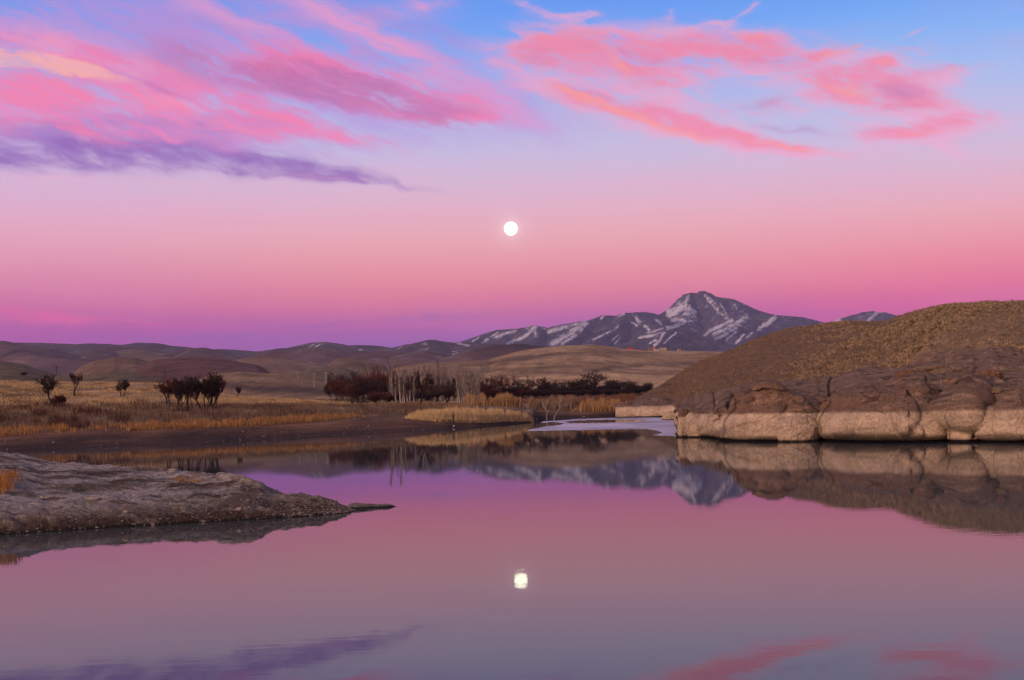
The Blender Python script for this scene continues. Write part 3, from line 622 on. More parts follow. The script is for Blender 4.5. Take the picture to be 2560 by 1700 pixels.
R_mid = [
 ([(-700, 850, 3600), (-200, 850, 3600), (0, 854.5, 3600), (25, 861, 3600), (54, 868, 3600), (90, 873, 3600), (122, 877, 3600), (150, 885, 3600), (176, 892, 3600), (200, 900, 3600)], .25, .3),
 ([(30, 868, 3600), (60, 885, 3300)], .25, .3), ([(100, 875, 3600), (120, 890, 3350)], .22, .3),
 ([(190, 900, 3900), (203, 893, 3900), (230, 880, 3900), (257, 871, 3900), (300, 868.5, 3900), (339, 869, 3900), (380, 878, 3900), (406, 884, 3900), (436, 890, 3900)], .2, .3),
 ([(430, 896, 3700), (445, 888, 3700), (466, 880, 3700), (485, 872.5, 3700), (501, 871.5, 3700), (520, 880, 3700), (542, 888, 3700), (570, 895, 3700)], .26, .3),
 ([(640, 893, 3300), (667, 890, 3300), (685, 882, 3300), (702, 880, 3300), (720, 883, 3300), (735, 885, 3300), (770, 874.5, 3300), (808, 874, 3300), (825, 875, 3300), (843, 878, 3300), (880, 882, 3300), (911, 888, 3300), (950, 896, 3300)], .24, .3),
 ([(890, 892, 3200), (920, 884, 3200), (957, 876, 3200), (980, 877.5, 3200), (1000, 883, 3200), (1040, 893, 3200)], .24, .3),
 ([(965, 896, 2950), (1000, 888, 2950), (1030, 881, 2950), (1046, 878, 2950), (1060, 880, 2950), (1090, 886, 2950), (1120, 891, 2950), (1147, 900, 2950), (1180, 906, 2950)], .26, .3),
 ([(1046, 878, 2950), (1040, 893, 2800)], .26, .3), ([(808, 874, 3300), (790, 888, 3100)], .24, .3), ([(257, 871, 3900), (245, 885, 3600)], .2, .3), ([(339, 869, 3900), (350, 885, 3600)], .2, .3),
 ([(1110, 905, 2700), (1166, 900, 2700), (1200, 880, 2700), (1228, 868.5, 2700), (1255, 862.5, 2700), (1300, 861.5, 2700), (1364, 868, 2700), (1420, 880, 2700), (1460, 895, 2700)], .25, .3),
]
for nm, R_, d0, d1, sd_, cc in (('far_hills', R_far, 4200, 5700, 101, np.array([.085, .062, .062])), ('middle_hills', R_mid, 2450, 4150, 111, np.array([.105, .066, .058]))):
    Tm, Dm, X, z, wh, MD = tents(-.5 if nm[0] != 'q' else 0, .12, 760, d0, d1, 130, R_, 9., sd_, 1/300., 50)
    z = z + (ridged(X/200., Dm/260., 4, sd_+3)-.55)*np.clip((z-14)*.10, 0, 9)
    px, py = proj(X, Dm, z)
    nz = fbm(px/9., py/4., 4, 91); nx = fbm(X/160., Dm/160., 5, sd_+9)
    st = [([(772, 868), (782, 862)], 1.2), ([(790, 866), (800, 861)], 1.8), ([(897, 876), (906, 873)], 2), ([(994, 872), (1008, 865)], 1.8), ([(1052, 863), (1064, 857)], 2.2), ([(1060, 862), (1068, 860)], 2), ([(1145, 858), (1172, 864)], 4), ([(1130, 880), (1146, 876)], 1.5), ([(1133, 886), (1145, 881)], 1.5), ([(1135, 893), (1146, 888)], 1.5), ([(1062, 876), (1072, 870)], 1.2)] if nm == 'far_hills' or 1 else []
    snow = snowstrokes(px, py, st, nz*.6)*.9 if nm == 'far_hills' else np.zeros(px.shape)
    road = np.zeros(px.shape)
    for rd in ([(174, 884), (196, 876)], [(388, 884), (402, 886), (416, 884)], [(436, 893), (460, 882), (476, 875)], [(203, 896), (212, 891)]):
        road = np.maximum(road, ss(1.5, .5, segdist(px, py, rd)))
    c = cc*(1+.35*nx[..., None])
    dkp = ss(.15, .45, fbm(X/240., Dm/90., 4, sd_+2))
    c = c*(1-.35*dkp[..., None])
    if nm == 'middle_hills':
        o = (wh == 11)[..., None] ; c = np.where(o, np.array([.15, .105, .065])*(1+.2*nx[..., None]), c)
    c = c*(1-.5*road[..., None])+np.array([.30, .26, .25])*.5*road[..., None]
    tag(link('hills', mesh_np(nm, np.stack([X, Dm, z], -1).reshape(-1, 3), grid_faces(*X.shape), HM, True, c.reshape(-1, 3), {'snow': snow.ravel()})), kind='structure')
# ------------------------------------------------------------------ the rocky hillside on the right
def pfn(pts, lin_=True):
    p = np.array(pts, float); return lambda q: np.interp(q, p[:, 0], p[:, 1])
crest_px = [(1540, 1024), (1560, 1012), (1600, 990), (1640, 968), (1680, 944), (1716, 920), (1760, 900), (1803, 884), (1844, 866), (1885, 848), (1925, 834), (1966, 822), (2027, 814), (2068, 808), (2129, 808), (2190, 807), (2215, 803), (2251, 789), (2291, 775), (2344, 763), (2413, 757), (2495, 752), (2560, 750), (2800, 748), (3400, 760)]
Dc = pfn([(1540, 262), (1560, 262), (1600, 275), (1700, 310), (1843, 298), (2060, 227), (2300, 180), (2500, 156), (3400, 150)])
dw = pfn([(1540, 250), (1560, 249), (1691.5, 243), (1693.5, 112), (1720, 110.5), (1760, 110), (1790, 108), (1803, 104), (1812, 100.5), (1830, 98), (1900, 96), (2000, 93.5), (2280, 86), (2560, 81), (3400, 72)])
Dr = pfn([(1540, 253), (1691.5, 246), (1693.5, 232), (1712, 190), (1740, 150), (1800, 122), (1840, 103), (1900, 97.6), (2000, 95.2), (2280, 87.5), (2560, 82.5), (3400, 74)])
cols_ = np.concatenate([np.linspace(1540, 1690, 90), np.linspace(1690.6, 1694.2, 16), np.linspace(1695, 2600, 640), np.linspace(2604, 3400, 120)])
tcol, _ = tk(cols_, np.full(len(cols_), 1060.))
# crest as function of column through its own pixel line
tc_, kc_ = lut(crest_px); zc_ = CAMZ + np.interp(tcol, tc_, kc_)*Dc(cols_)
sA = np.linspace(0, 1, 6); sB = np.linspace(0, 1, 70); sC = np.linspace(0, 1, 14); sD = np.linspace(0, 1, 430)**1.25; sE = np.linspace(0, 1, 30)
joints = [1693.5, 1806, 2052, 2373, 2442, 2720, 3050, 3400]
c0, cr, cc_ = dw(cols_), Dr(cols_), Dc(cols_)
round_ = np.zeros(len(cols_))
for a_, b_, A_ in zip(joints[:-1], joints[1:], [2.2, 2.6, 2.4, 2.2, 2.4, 2.5, 2.5]):
    u_ = np.clip((cols_-(a_+b_)/2)/((b_-a_)/2), -1, 1); round_ = np.where((cols_ >= a_) & (cols_ < b_), A_*(1-np.sqrt(np.clip(1-np.abs(u_)**2.8, 0, 1))), round_)
round_ *= 1.5; round_ += (fbm(cols_/60., cols_*0, 3, 44)*.9+.3)*(cols_ > 1697)
c0 = c0+round_*.8
zc_ = np.maximum(zc_, 2.3)
rows_d = []; rows_z = []
for s in sA[:-1]: rows_d.append(c0-1.6+1.3*s); rows_z.append(-1.6+1.5*s+0*c0)
for s in sB[:-1]: rows_d.append(c0-.3+.25*s+1.55*s**2.2); rows_z.append(-.1+1.98*(1-(1-s)**1.35)+0*c0)
for s in sC[:-1]: rows_d.append((c0+1.5)+(np.maximum(cr, c0+1.8)-(c0+1.5))*s); rows_z.append(1.88+.16*s+0*c0)
cr2 = np.maximum(cr, c0+1.8)
k0_ = (2.04-CAMZ)/cr2; k1_ = (zc_-CAMZ)/cc_
for s in sD:
    d_ = cr2+(cc_-cr2)*s; rows_d.append(d_); rows_z.append(CAMZ+d_*(k0_+(k1_-k0_)*(1-(1-s)**1.5)))
for s in sE[1:]: rows_d.append(cc_+120*s); rows_z.append(zc_-(zc_+3)*s**1.6)
Dh = np.array(rows_d); Zh = np.array(rows_z); Th = np.broadcast_to(tcol, Dh.shape); Xh = Th*Dh
PX, PY = proj(Xh, Dh, Zh)
P = np.stack([Xh, Dh, Zh], -1)
def normals(P):
    du = np.gradient(P, axis=1); dv = np.gradient(P, axis=0)
    n = np.cross(du, dv); n /= np.linalg.norm(n, axis=-1, keepdims=True)+1e-9
    n = np.where(n[..., 2:3] < 0, -n, n) if False else n
    return n
nn = normals(P)
if nn[200, 300, 2] < 0: nn = -nn
vis = ss(-.2, .2, Zh)
sup = (Dh-cr2)/(cc_-cr2)                     # 0 at the foot of the slope, 1 at the crest
rockm = ss(.36, .22, sup + .10*fbm(Xh*.09, Dh*.07, 4, 201) - .10*ss(2200, 2350, PX)+ .12*ss(1950, 1750, PX))
# side coordinate along the shore in metres
sc_ = 93.
U = Xh+0
f1, f2 = worley(U*.13+.15*fbm(U*.5, Zh*.5, 3, 7), Zh*.16+Dh*.028+.15*fbm(U*.5, Zh*.5, 3, 8), 33)
lump = (1-f1)*1.0
crk = ss(.0, .085, f2-f1)
disp = rockm*((lump-.45)*.95*ss(1.2, 3, Zh) + (lump-.45)*.30 + (crk-1)*.45*ss(1.4, 2.6, Zh))
disp += rockm*(fbm(U*.35, Dh*.12+Zh*.5, 5, 210)*.50*ss(1., 3, Zh) + ridged(U*.9, Dh*.5+Zh*1.1, 4, 215)*.14)
disp += fbm(U*2.3, Dh*.9+Zh*2.3, 4, 217)*.05
disp += (1-rockm)*(fbm(Xh*.06, Dh*.05, 4, 220)*1.1 - (ridged(Xh*.055+Dh*.02, Dh*.018, 4, 222)-.5)*1.6 + fbm(Xh*.35, Dh*.2, 4, 221)*.30)*ss(0, .15, sup)*ss(1.05, .8, sup)
# face of the old waterline: broad smooth swellings and fissures
face = ss(2.6, 1.7, Zh)
disp += face*(fbm(U*.22, Zh*.35, 3, 230)*.60 + ridged(U*.5, Zh*.7, 3, 231)*.16)
def groove(pts, w, dep):
    global disp
    d_ = segdist(PX+3*fbm(PX/25., PY/14., 3, 9), PY+2*fbm(PX/22., PY/12., 3, 10), pts)
    disp = disp - dep*(.45 if w < 3.3 else .9)*np.exp(-(d_/w)**2)
def mound(cx, cy, rx, ry, hgt):
    global disp
    q = ((PX-cx)/rx)**2+((PY-cy)/ry)**2
    disp = disp + (1.45*hgt*np.clip(1-q, 0, 1)**.42 if cy > 1040 else .95*hgt*np.clip(1-q, 0, 1)**.8)
# swollen blocks
mound(1925, 1080, 130, 70, .7); mound(2175, 1070, 120, 60, .75); mound(2310, 1062, 75, 62, .8); mound(2425, 1048, 60, 42, 1.1); mound(2560, 1090, 130, 50, .8); mound(2600, 1040, 150, 40, .5)
mound(1760, 1075, 66, 44, .6); mound(2190, 1096, 110, 34, .45); mound(1970, 1000, 100, 44, .7); mound(2260, 980, 170, 60, .9); mound(2440, 990, 90, 40, .9)
mound(1800, 990, 60, 50, .7); mound(1880, 1010, 90, 40, .8); mound(2130, 1010, 70, 40, .5); mound(2070, 1030, 40, 20, .6); mound(2520, 1010, 60, 22, .6)
groove([(2074, 1000), (2070, 1014), (2058, 1028), (2049, 1045), (2054, 1106)], 4.5, 1.1); groove([(2082, 938), (2074, 975), (2074, 1005)], 3.2, .7)
groove([(2344, 1012), (2362, 1040), (2372, 1070), (2374, 1106)], 3.2, .8)
groove([(2464, 1030), (2466, 1052), (2440, 1080), (2424, 1095)], 2.6, .6)
groove([(2141, 1052), (2165, 1062), (2230, 1066), (2265, 1078), (2292, 1100)], 2.2, .38)
groove([(1838, 1005), (1836, 1022), (1818, 1040), (1810, 1060), (1808, 1102)], 4.5, 1.2)
groove([(1787, 985), (1787, 1034)], 2., .5); groove([(1717, 1030), (1716, 1056), (1707, 1084)], 2.2, .5)
groove([(2200, 1012), (2290, 1004), (2340, 1012), (2362, 1030)], 3., .55); groove([(2246, 1040), (2235, 1056)], 2.5, .4)
groove([(2420, 1000), (2470, 986), (2560, 990)], 3.4, .55); groove([(2312, 968), (2322, 1000)], 2.5, .5)
groove([(1740, 1090), (1790, 1072), (1800, 1050)], 2.5, .35); groove([(1860, 1080), (1930, 1072), (1965, 1050)], 2.4, .3)
groove([(1990, 1000), (2040, 1016), (2060, 1026)], 2.5, .5); groove([(2245, 936), (2288, 950), (2340, 954), (2420, 962), (2490, 962), (2510, 950)], 3, .5)
rm3 = ss(0, .6, rockm)[..., None]
nd = nn*[.35, 1, 1]; nd /= np.linalg.norm(nd, axis=-1, keepdims=True)+1e-9
nd = nd*rm3+nn*(1-rm3)
P = P + nd*(disp*vis)[..., None]
PX, PY = proj(P[..., 0], P[..., 1], P[..., 2]); Zf = P[..., 2]
# fine fissures left as material, albedo zones
n1 = fbm(U*.4, Zf*.9+Dh*.1, 5, 240); n2 = fbm(U*1.6, Zf*2+Dh*.4, 5, 241); n3 = fbm(Xh*.05, Dh*.05, 5, 242)
slate = np.array([.155, .104, .078]); redr = np.array([.150, .080, .052]); pale = np.array([.41, .305, .22]); gr = np.array([.19, .128, .076]); drt = np.array([.130, .082, .055])
C = slate*(1+.35*n1[..., None]); rr_ = ss(.0, .45, n3+.3*n2)[..., None]; C = C*(1-rr_*.6)+redr*rr_*.6
gra = (1-rockm)*ss(.22, .48, sup+.22*n3)*ss(1880, 2280, PX+130*n3-(1010-PY)*.2)
gr2 = (gra*ss(-.35, .25, n3+.4*n2+.15))[..., None]
C = C*(1-(1-rockm)[..., None])+drt*(1+.3*n2[..., None])*(1-rockm)[..., None]
C = C*(1-gr2)+gr*(1+.3*n2[..., None])*gr2
# left slope streaks of dry grass
ls = (1-rockm)*ss(1760, 1600, PX)*ss(-.1, .4, n3+.3*n1)
C = C*(1-.5*ls[..., None])+gr*.8*.5*ls[..., None]
line = 1.80+.05*n1+.05*n2
bl = ss(.16, -.06, Zf-line)*1.0
C = C*(1-bl[..., None])+pale*(1+.30*n1+.16*n2+.18*fbm(U*.16, Zf*.5, 3, 244))[..., None]*bl[..., None]
mud_ = ss(.1, .5, -n1-.15+.25*ss(.9, .2, Zf))*bl*.35
C = C*(1-mud_[..., None])+np.array([.17, .125, .10])*mud_[..., None]
pit = ss(.22, .42, fbm(U*2.6, Zf*3.4+Dh*.6, 3, 246)); C = C*(1-.5*pit*(1-.6*bl)*rockm)[..., None]
spk = ss(.30, .48, fbm(U*3.1+9, Zf*3.6+Dh*.7, 3, 247)); C = C*(1+.5*spk*(1-bl)*rockm)[..., None]
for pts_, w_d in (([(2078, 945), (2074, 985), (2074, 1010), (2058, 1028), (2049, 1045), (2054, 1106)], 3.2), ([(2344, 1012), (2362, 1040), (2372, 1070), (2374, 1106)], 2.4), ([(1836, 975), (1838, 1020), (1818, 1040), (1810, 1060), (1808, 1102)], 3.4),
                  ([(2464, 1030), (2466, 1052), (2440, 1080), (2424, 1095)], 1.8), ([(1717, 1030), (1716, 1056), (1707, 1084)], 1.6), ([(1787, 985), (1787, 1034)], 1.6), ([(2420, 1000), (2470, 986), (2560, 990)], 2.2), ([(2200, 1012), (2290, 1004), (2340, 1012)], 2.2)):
    dd_ = segdist(PX+3*fbm(PX/25., PY/14., 3, 9), PY+2*fbm(PX/22., PY/12., 3, 10), pts_); C = C*(1-.62*np.exp(-(dd_/(w_d*(.6+.5*vn(PX/7., PY/9., 5))))**2)*ss(pts_[0][1]-2, pts_[0][1]+34, PY+10*n2)*ss(945, 1020, PY))[..., None]  # joints darkened in the albedo to stand in for crack shadow
wet = ss(.20, .10, Zf+.04*n2)
C = C*(1-wet[..., None])+np.array([.022, .017, .014])*wet[..., None]
ROCKM = tone_mat('hill_rock', .8, 6.5, .22, .38, .7, .18)
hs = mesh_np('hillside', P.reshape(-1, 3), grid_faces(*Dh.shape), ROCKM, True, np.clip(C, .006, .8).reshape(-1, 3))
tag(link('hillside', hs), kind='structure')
HP, HG, HR, HS = P, gra, rockm, sup
# ------------------------------------------------------------------ boulders
def boulder(name, loc, r, seed, label, cols, n=56, power=2.4, rough=.10, cracks=.10, face_y=None, group='boulders on the rocky hillside'):
    th = np.linspace(0.02, np.pi-.02, n)[:, None]; ph = np.linspace(0, 2*np.pi, 2*n)[None, :]
    x = np.sin(th)*np.cos(ph); y = np.sin(th)*np.sin(ph); z = np.cos(th)+0*ph
    e = 2./power
    q = (np.abs(x)**power+np.abs(y)**power+np.abs(z)**power)**(-1/power)
    x, y, z = x*q, y*q, z*q
    # periodic noise through 3 planes
    nn_ = (fbm(x*1.6+seed, z*1.6+y, 5, seed)+fbm(y*1.6-seed, z*1.6-x, 5, seed+3))*.5
    n5 = (fbm(x*7+seed, z*7+y*3, 4, seed+5)+fbm(y*7, z*7-x*3, 4, seed+6))*.5
    a1, a2 = worley(x*1.4+z*.5+seed, z*1.5+y*.9, seed)
    f = 1+rough*2.2*nn_+rough*.4*n5-cracks*ss(.07, 0, a2-a1)
    v = np.stack([x*f*r[0], y*f*r[1], z*f*r[2]], -1)
    zz = v[..., 2]+loc[2]
    cc = np.array(cols)*(1+.25*n5[..., None])
    if face_y is not None:
        b_ = ss(face_y+.08, face_y-.02, zz); cc = cc*(1-b_[..., None])+pale*(1+.2*n5[..., None])*b_[..., None]
    w_ = ss(.17, .08, zz); cc = cc*(1-w_[..., None])+np.array([.022, .017, .014])*w_[..., None]
    o = link(name, mesh_np(name, v.reshape(-1, 3), grid_faces(n, 2*n), ROCKM, True, np.clip(cc, .006, .8).reshape(-1, 3)), loc=loc)
    return tag(o, label, 'boulder', group)
def surf(px, py):
    """point of the displaced hillside under a photo pixel"""
    i = np.argmin((PX-px)**2*1.+(PY-py)**2); return HP.reshape(-1, 3)[i]
def bld(px, py, wpx, hpx, dep, seed, label, cols, **k):
    p = surf(px, py); m_ = p[1]/F
    boulder('boulder', (p[0], p[1]+dep*.3, p[2]), (wpx*m_, dep, hpx*m_), seed, label, cols, **k)
p = at(2003, 1078, 92.3)
boulder('boulder', (float(p[0]), 93.3, .45), (1.38, 1.1, 1.28), 5, 'pale domed boulder at the waterline below the bleached rock wall', pale*1.12, face_y=3, power=2.2, rough=.09)
p = at(1711, 1060, 111.5)
boulder('boulder', (float(p[0]), 111.6, .9), (.50, .7, 1.35), 9, 'narrow upright pale boulder with a dark reddish cap at the left end of the rocks', redr, face_y=1.55, power=2.8, rough=.07)
p = at(1748, 1080, 110)
boulder('boulder', (float(p[0]), 110.3, .25), (.88, .8, 1.05), 12, 'grey pale boulder low beside the upright capped boulder', pale*.8, face_y=3, power=2.1, rough=.12)
p = at(1683, 1044, 205)
boulder('boulder', (float(p[0]), 206., .2), (1.6, 2., 1.0), 14, 'small pale rock at the edge of the ice behind the left rocks', pale*.8, face_y=1.6, power=2.2)
bld(2268, 938, 25, 14, 1.2, 21, 'reddish rounded boulder on the slope left of the broad grey boulder', redr*1.1)
bld(2366, 932, 78, 24, 2.2, 22, 'broad flat grey boulder set high in the hillside', slate*1.15, power=2.8)
bld(2476, 938, 32, 15, 1.3, 23, 'rounded brown boulder right of the broad grey boulder', redr*1.2)
bld(2362, 955, 13, 7, .6, 24, 'small orange brown stone under the broad grey boulder', redr*1.7)
bld(2392, 955, 14, 9, .7, 25, 'small upright orange stone under the right half of the broad grey boulder', redr*1.6)
# ------------------------------------------------------------------ grey rocky point in the left foreground
front = pfn([(-1200, 33.5), (-300, 35.5), (0, 36.6), (330, 38.2), (600, 39.3), (750, 40.0), (912, 41.2), (940, 41.6)])
cr_px = [(-1200, 1110), (-300, 1112), (0, 1128), (60, 1136), (110, 1152), (200, 1160), (330, 1170), (440, 1176), (520, 1184), (560, 1186), (600, 1192), (650, 1208), (665, 1219), (700, 1234), (780, 1248), (850, 1262), (880, 1274), (912, 1284), (940, 1286)]
crd = pfn([(-1200, 50), (0, 50), (440, 46.5), (650, 43.2), (800, 42.2), (912, 41.7), (940, 41.8)])
cn = np.concatenate([np.linspace(-1200, -60, 100), np.linspace(-56, 918, 620)])
tn, _ = tk(cn, np.full(len(cn), 1280.)); tc2, kc2 = lut(cr_px)
zc2 = np.maximum(CAMZ+np.interp(tn, tc2, kc2)*crd(cn), .02)
s = np.concatenate([np.linspace(0, .2, 60)[:-1], np.linspace(.2, 1, 190)])
fr, cd = front(cn), crd(cn)
Dn = [fr-1.5+.3*q*5 for q in np.linspace(0, 1, 6)[:-1]]; Zn = [-.8+.75*q+0*fr for q in np.linspace(0, 1, 6)[:-1]]
for q in s:
    Dn.append(fr+(cd-fr)*q); Zn.append(-.05+(zc2+.05)*(.16*ss(0, .06, q)+.84*(q**.85)*(1.0-.0*q)) )
for q in np.linspace(0, 1, 34)[1:]:
    Dn.append(cd+9*q*np.clip(zc2, .15, 1.2)); Zn.append(zc2-(zc2+1.0)*q**1.5)
Dn, Zn = np.array(Dn), np.array(Zn); Tn = np.broadcast_to(tn, Dn.shape); Xn = Tn*Dn
hfac = ss(-.1, .5, Zn)
dz = fbm(Xn*.25, Dn*.35, 4, 301)*.14*hfac + (ridged(Xn*.5+Dn*.1, Dn*.8, 5, 302)-.5)*.09*hfac + fbm(Xn*1.6, Dn*2.2, 5, 303)*.10*ss(-.15, .1, Zn)
f1, f2 = worley(Xn*1.1, Dn*1.7, 305); f3, f4 = worley(Xn*2.9, Dn*4., 306)
lowb = ss(.75, .15, Zn)
dz += ss(.55, .1, f1)*.06*(.3+lowb)*ss(.0, .1, Zn+.05) + ss(.5, .1, f3)*.035*(.35+lowb)*ss(.0, .1, Zn+.05)
zN = Zn+dz*ss(0, .25, Zn+.05)
pxn, pyn = proj(Xn, Dn, zN)
# thin ledge that breaks off the crest
ledge = ss(10, 3, segdist(pxn, pyn, [(548, 1188), (600, 1196), (655, 1216)]))
zN = zN+ledge*.07
n1 = fbm(Xn*.35+.4*fbm(Xn, Dn, 3, 1), Dn*.8, 5, 310); n2 = fbm(Xn*2.2, Dn*3.5, 5, 311); n3 = fbm(Xn*.9, Dn*3.2, 5, 312)
cg = np.array([.105, .085, .080]); cw = np.array([.30, .27, .28]); cb = np.array([.055, .034, .028]); cbr = np.array([.12, .088, .075])
C = cg*(1+.3*n2[..., None])
k_ = ss(.0, .4, n1)[..., None]; C = C*(1-k_*.6)+cbr*k_*.6
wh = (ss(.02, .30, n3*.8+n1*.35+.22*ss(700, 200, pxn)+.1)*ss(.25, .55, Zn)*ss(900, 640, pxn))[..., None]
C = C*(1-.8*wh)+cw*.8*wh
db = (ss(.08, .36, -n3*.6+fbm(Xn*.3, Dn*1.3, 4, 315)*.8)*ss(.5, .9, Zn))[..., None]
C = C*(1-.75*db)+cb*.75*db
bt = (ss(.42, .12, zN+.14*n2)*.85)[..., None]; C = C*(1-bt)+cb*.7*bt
st_ = (ss(.50, .25, f1)*ss(.2, .0, zN-.5)*ss(-.1, .2, n2))[..., None]; C = C*(1-.5*st_)+np.array([.2, .165, .14])*.5*st_
crv = ss(.62, .80, ridged(Xn*.8+.3*n1, Dn*1.5, 3, 330))[..., None]*ss(.3, .6, Zn)[..., None]; C = C*(1-.4*crv)
C = C*(1-ledge[..., None]*.6)+np.array([.30, .25, .21])*ledge[..., None]*.6
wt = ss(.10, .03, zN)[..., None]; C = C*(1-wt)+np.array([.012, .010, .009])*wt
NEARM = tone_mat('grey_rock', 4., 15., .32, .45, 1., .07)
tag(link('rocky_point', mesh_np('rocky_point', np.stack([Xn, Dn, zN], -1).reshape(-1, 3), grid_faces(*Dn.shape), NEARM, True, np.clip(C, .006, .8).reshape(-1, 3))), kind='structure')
NP = np.stack([Xn, Dn, zN], -1); NPX, NPY = proj(Xn, Dn, zN)
# low spit off the tip
a0 = np.array(wpt(846, 1271)); a1 = np.array(wpt(1006, 1266)); e = (a1-a0); L = np.hypot(*e); e /= L; nrm_ = np.array([-e[1], e[0]])
uu = np.linspace(0, 1, 160)[None, :]; vv = np.linspace(-1, 1, 40)[:, None]
wd = (.55*(1-uu)**.55*ss(-.05, .3, uu)+.02)*(1+.3*fbm(uu*9, uu*0, 3, 8))
off = vv*wd*1.25
xx = a0[0]+e[0]*L*uu+nrm_[0]*off; yy = a0[1]+e[1]*L*uu+nrm_[1]*off
zz = -.12+(.24+.03*np.sin(uu*9))*ss(-.1, .25, uu)*(1-np.abs(vv)**2.2)*(1-uu**6)+fbm(xx*3, yy*5, 4, 320)*.05*(1-np.abs(vv))
C2 = np.array([.15, .125, .115])*(1+.5*fbm(xx*5, yy*6, 4, 7)[..., None]); w2_ = ss(.07, .02, zz)[..., None]; C2 = C2*(1-w2_)+.014*w2_
tag(link('gravel_spit', mesh_np('gravel_spit', np.stack([xx, yy, zz], -1).reshape(-1, 3), grid_faces(40, 160), NEARM, True, np.clip(C2, .006, .8).reshape(-1, 3))), 'narrow dark gravel spit at water level off the tip of the grey rock', kind='structure')
# ------------------------------------------------------------------ grasses and reeds (merged blades)
def blades(name, P0, hgt, wid, colr, seed, nseg=1, lean=.25, mat=None, kind='stuff', label=None, z_off=-.03):
    rg = np.random.default_rng(seed); n = len(P0)
    a = rg.uniform(0, np.pi, n); wx = np.cos(a)*wid*.5; wy = np.sin(a)*wid*.5
    la = rg.uniform(0, 2*np.pi, n); ll = rg.uniform(0, lean, n)*hgt
    lx = np.cos(la)*ll; ly = np.sin(la)*ll
    v = np.zeros((n, 5, 3))
    P0 = P0+np.array([0, 0, z_off])
    v[:, 0] = P0-np.stack([wx, wy, wx*0], 1); v[:, 1] = P0+np.stack([wx, wy, wx*0], 1)
    mid = P0+np.stack([lx*.35, ly*.35, hgt*.55], 1)
    v[:, 2] = mid+np.stack([wx, wy, wx*0], 1)*.8; v[:, 3] = mid-np.stack([wx, wy, wx*0], 1)*.8
    v[:, 4] = P0+np.stack([lx, ly, hgt*np.ones(n)], 1)
    b = (np.arange(n)*5)[:, None]
    f = np.concatenate([b+[0, 1, 2], b+[0, 2, 3], b+[3, 2, 4]], 0)
    c = np.repeat(np.clip(colr, .006, .9), 5, 0)
    me = mesh_np(name, v.reshape(-1, 3), f, mat or BLADE, False, c)
    o = link(name, me); return tag(o, label, kind=kind)
BLADE = blade_mat('dry_blades')
rng = np.random.default_rng(11)
def scatter(n, x0, x1, dfun0, dfun1, dens=None, seed=1):
    """random ground points between photo columns x0..x1 and two depth curves"""
    r = np.random.default_rng(seed)
    px = r.uniform(x0, x1, n); t, _ = tk(px, np.full(n, 1030.)); q = r.uniform(0, 1, n)
    d = dfun0(t)+(dfun1(t)-dfun0(t))*q
    if dens is not None:
        k = r.uniform(0, 1, n) < dens(px, t, d, q); px, t, d, q = px[k], t[k], d[k], q[k]
    z = gz(t, d); return np.stack([t*d, d, z], 1), px, t, d, q
def cvar(base, n, r, a=.25):
    return np.array(base)[None]*(1+r.uniform(-a, a, (n, 1)))*(1+r.uniform(-.06, .06, (n, 3)))
# orange reed band along the bank
of = ifn([(-300, 150), (0, 152), (250, 160), (430, 165), (640, 172), (830, 189), (960, 200)])
def dens_o(px, t, d, q):
    g = fbm(px/38., q*2.5, 4, 401)
    return ss(-.30, .2, g - .9*ss(800, 940, px) + .35*ss(360, 700, px) - .25*ss(60, 120, px)*ss(330, 220, px)+.25*ss(70, 10, px))
P0, px, t, d, q = scatter(46000, -400, 945, lambda t: of(t)-1.5, lambda t: of(t)+9, dens_o, 3)
P0[:, 0] += 0
hh = rng.uniform(.25, 1.0, len(P0))*(1-.5*ss(780, 940, px))*.74*(.65+.7*(fbm(px/14., d*.2, 3, 5)+.5))
cc = cvar((.30, .15, .065), len(P0), rng, .5); gg = (rng.uniform(0, 1, len(P0)) < .3); cc[gg] = cvar((.30, .19, .09), gg.sum(), rng)
blades('orange_reeds', P0, hh, .05, cc, 1, label='band of orange dead reeds along the left bank')
# grey brown scrubby grass behind it
P0, px, t, d, q = scatter(80000, -400, 1120, lambda t: of(t)+8, lambda t: np.maximum(d2(t), of(t)+9)+25, lambda px, t, d, q: ss(-.55, .1, fbm(px/45., d*.08, 4, 410)), 5)
g1 = ss(-.2, .3, fbm(px/60., d*.06, 4, 411)); g2 = ss(.05, .4, fbm(px/50.+7, d*.1, 4, 412))*ss(700, 300, px)
hh = rng.uniform(.25, .95, len(P0))*(.8+.5*g2)
cc = np.where(g1[:, None] > rng.uniform(0, 1, (len(P0), 1)), cvar((.17, .12, .085), len(P0), rng), cvar((.13, .085, .065), len(P0), rng))
cc = np.where(g2[:, None] > rng.uniform(0, 1, (len(P0), 1)), cvar((.075, .036, .028), len(P0), rng), cc)
blades('scrub_grass', P0, hh, .055, cc, 2, label='grey brown dead weeds behind the orange reeds')
# golden field
P0, px, t, d, q = scatter(90000, -400, 1000, lambda t: np.maximum(d2(t), 200)+8, lambda t: t*0+356, lambda px, t, d, q: ss(-.45, .15, fbm(px/70., d*.045, 4, 420))*ss(1000, 700, px)+.05, 7)
hh = rng.uniform(.12, .42, len(P0))
dkk = ss(.1, .45, fbm(px/40., d*.08, 4, 421))[:, None]
cc = cvar((.42, .29, .15), len(P0), rng, .3)*(1-.55*dkk)
blades('golden_grass', P0, hh, .09, cc, 3, lean=.6, label='golden dry grass over the left field')
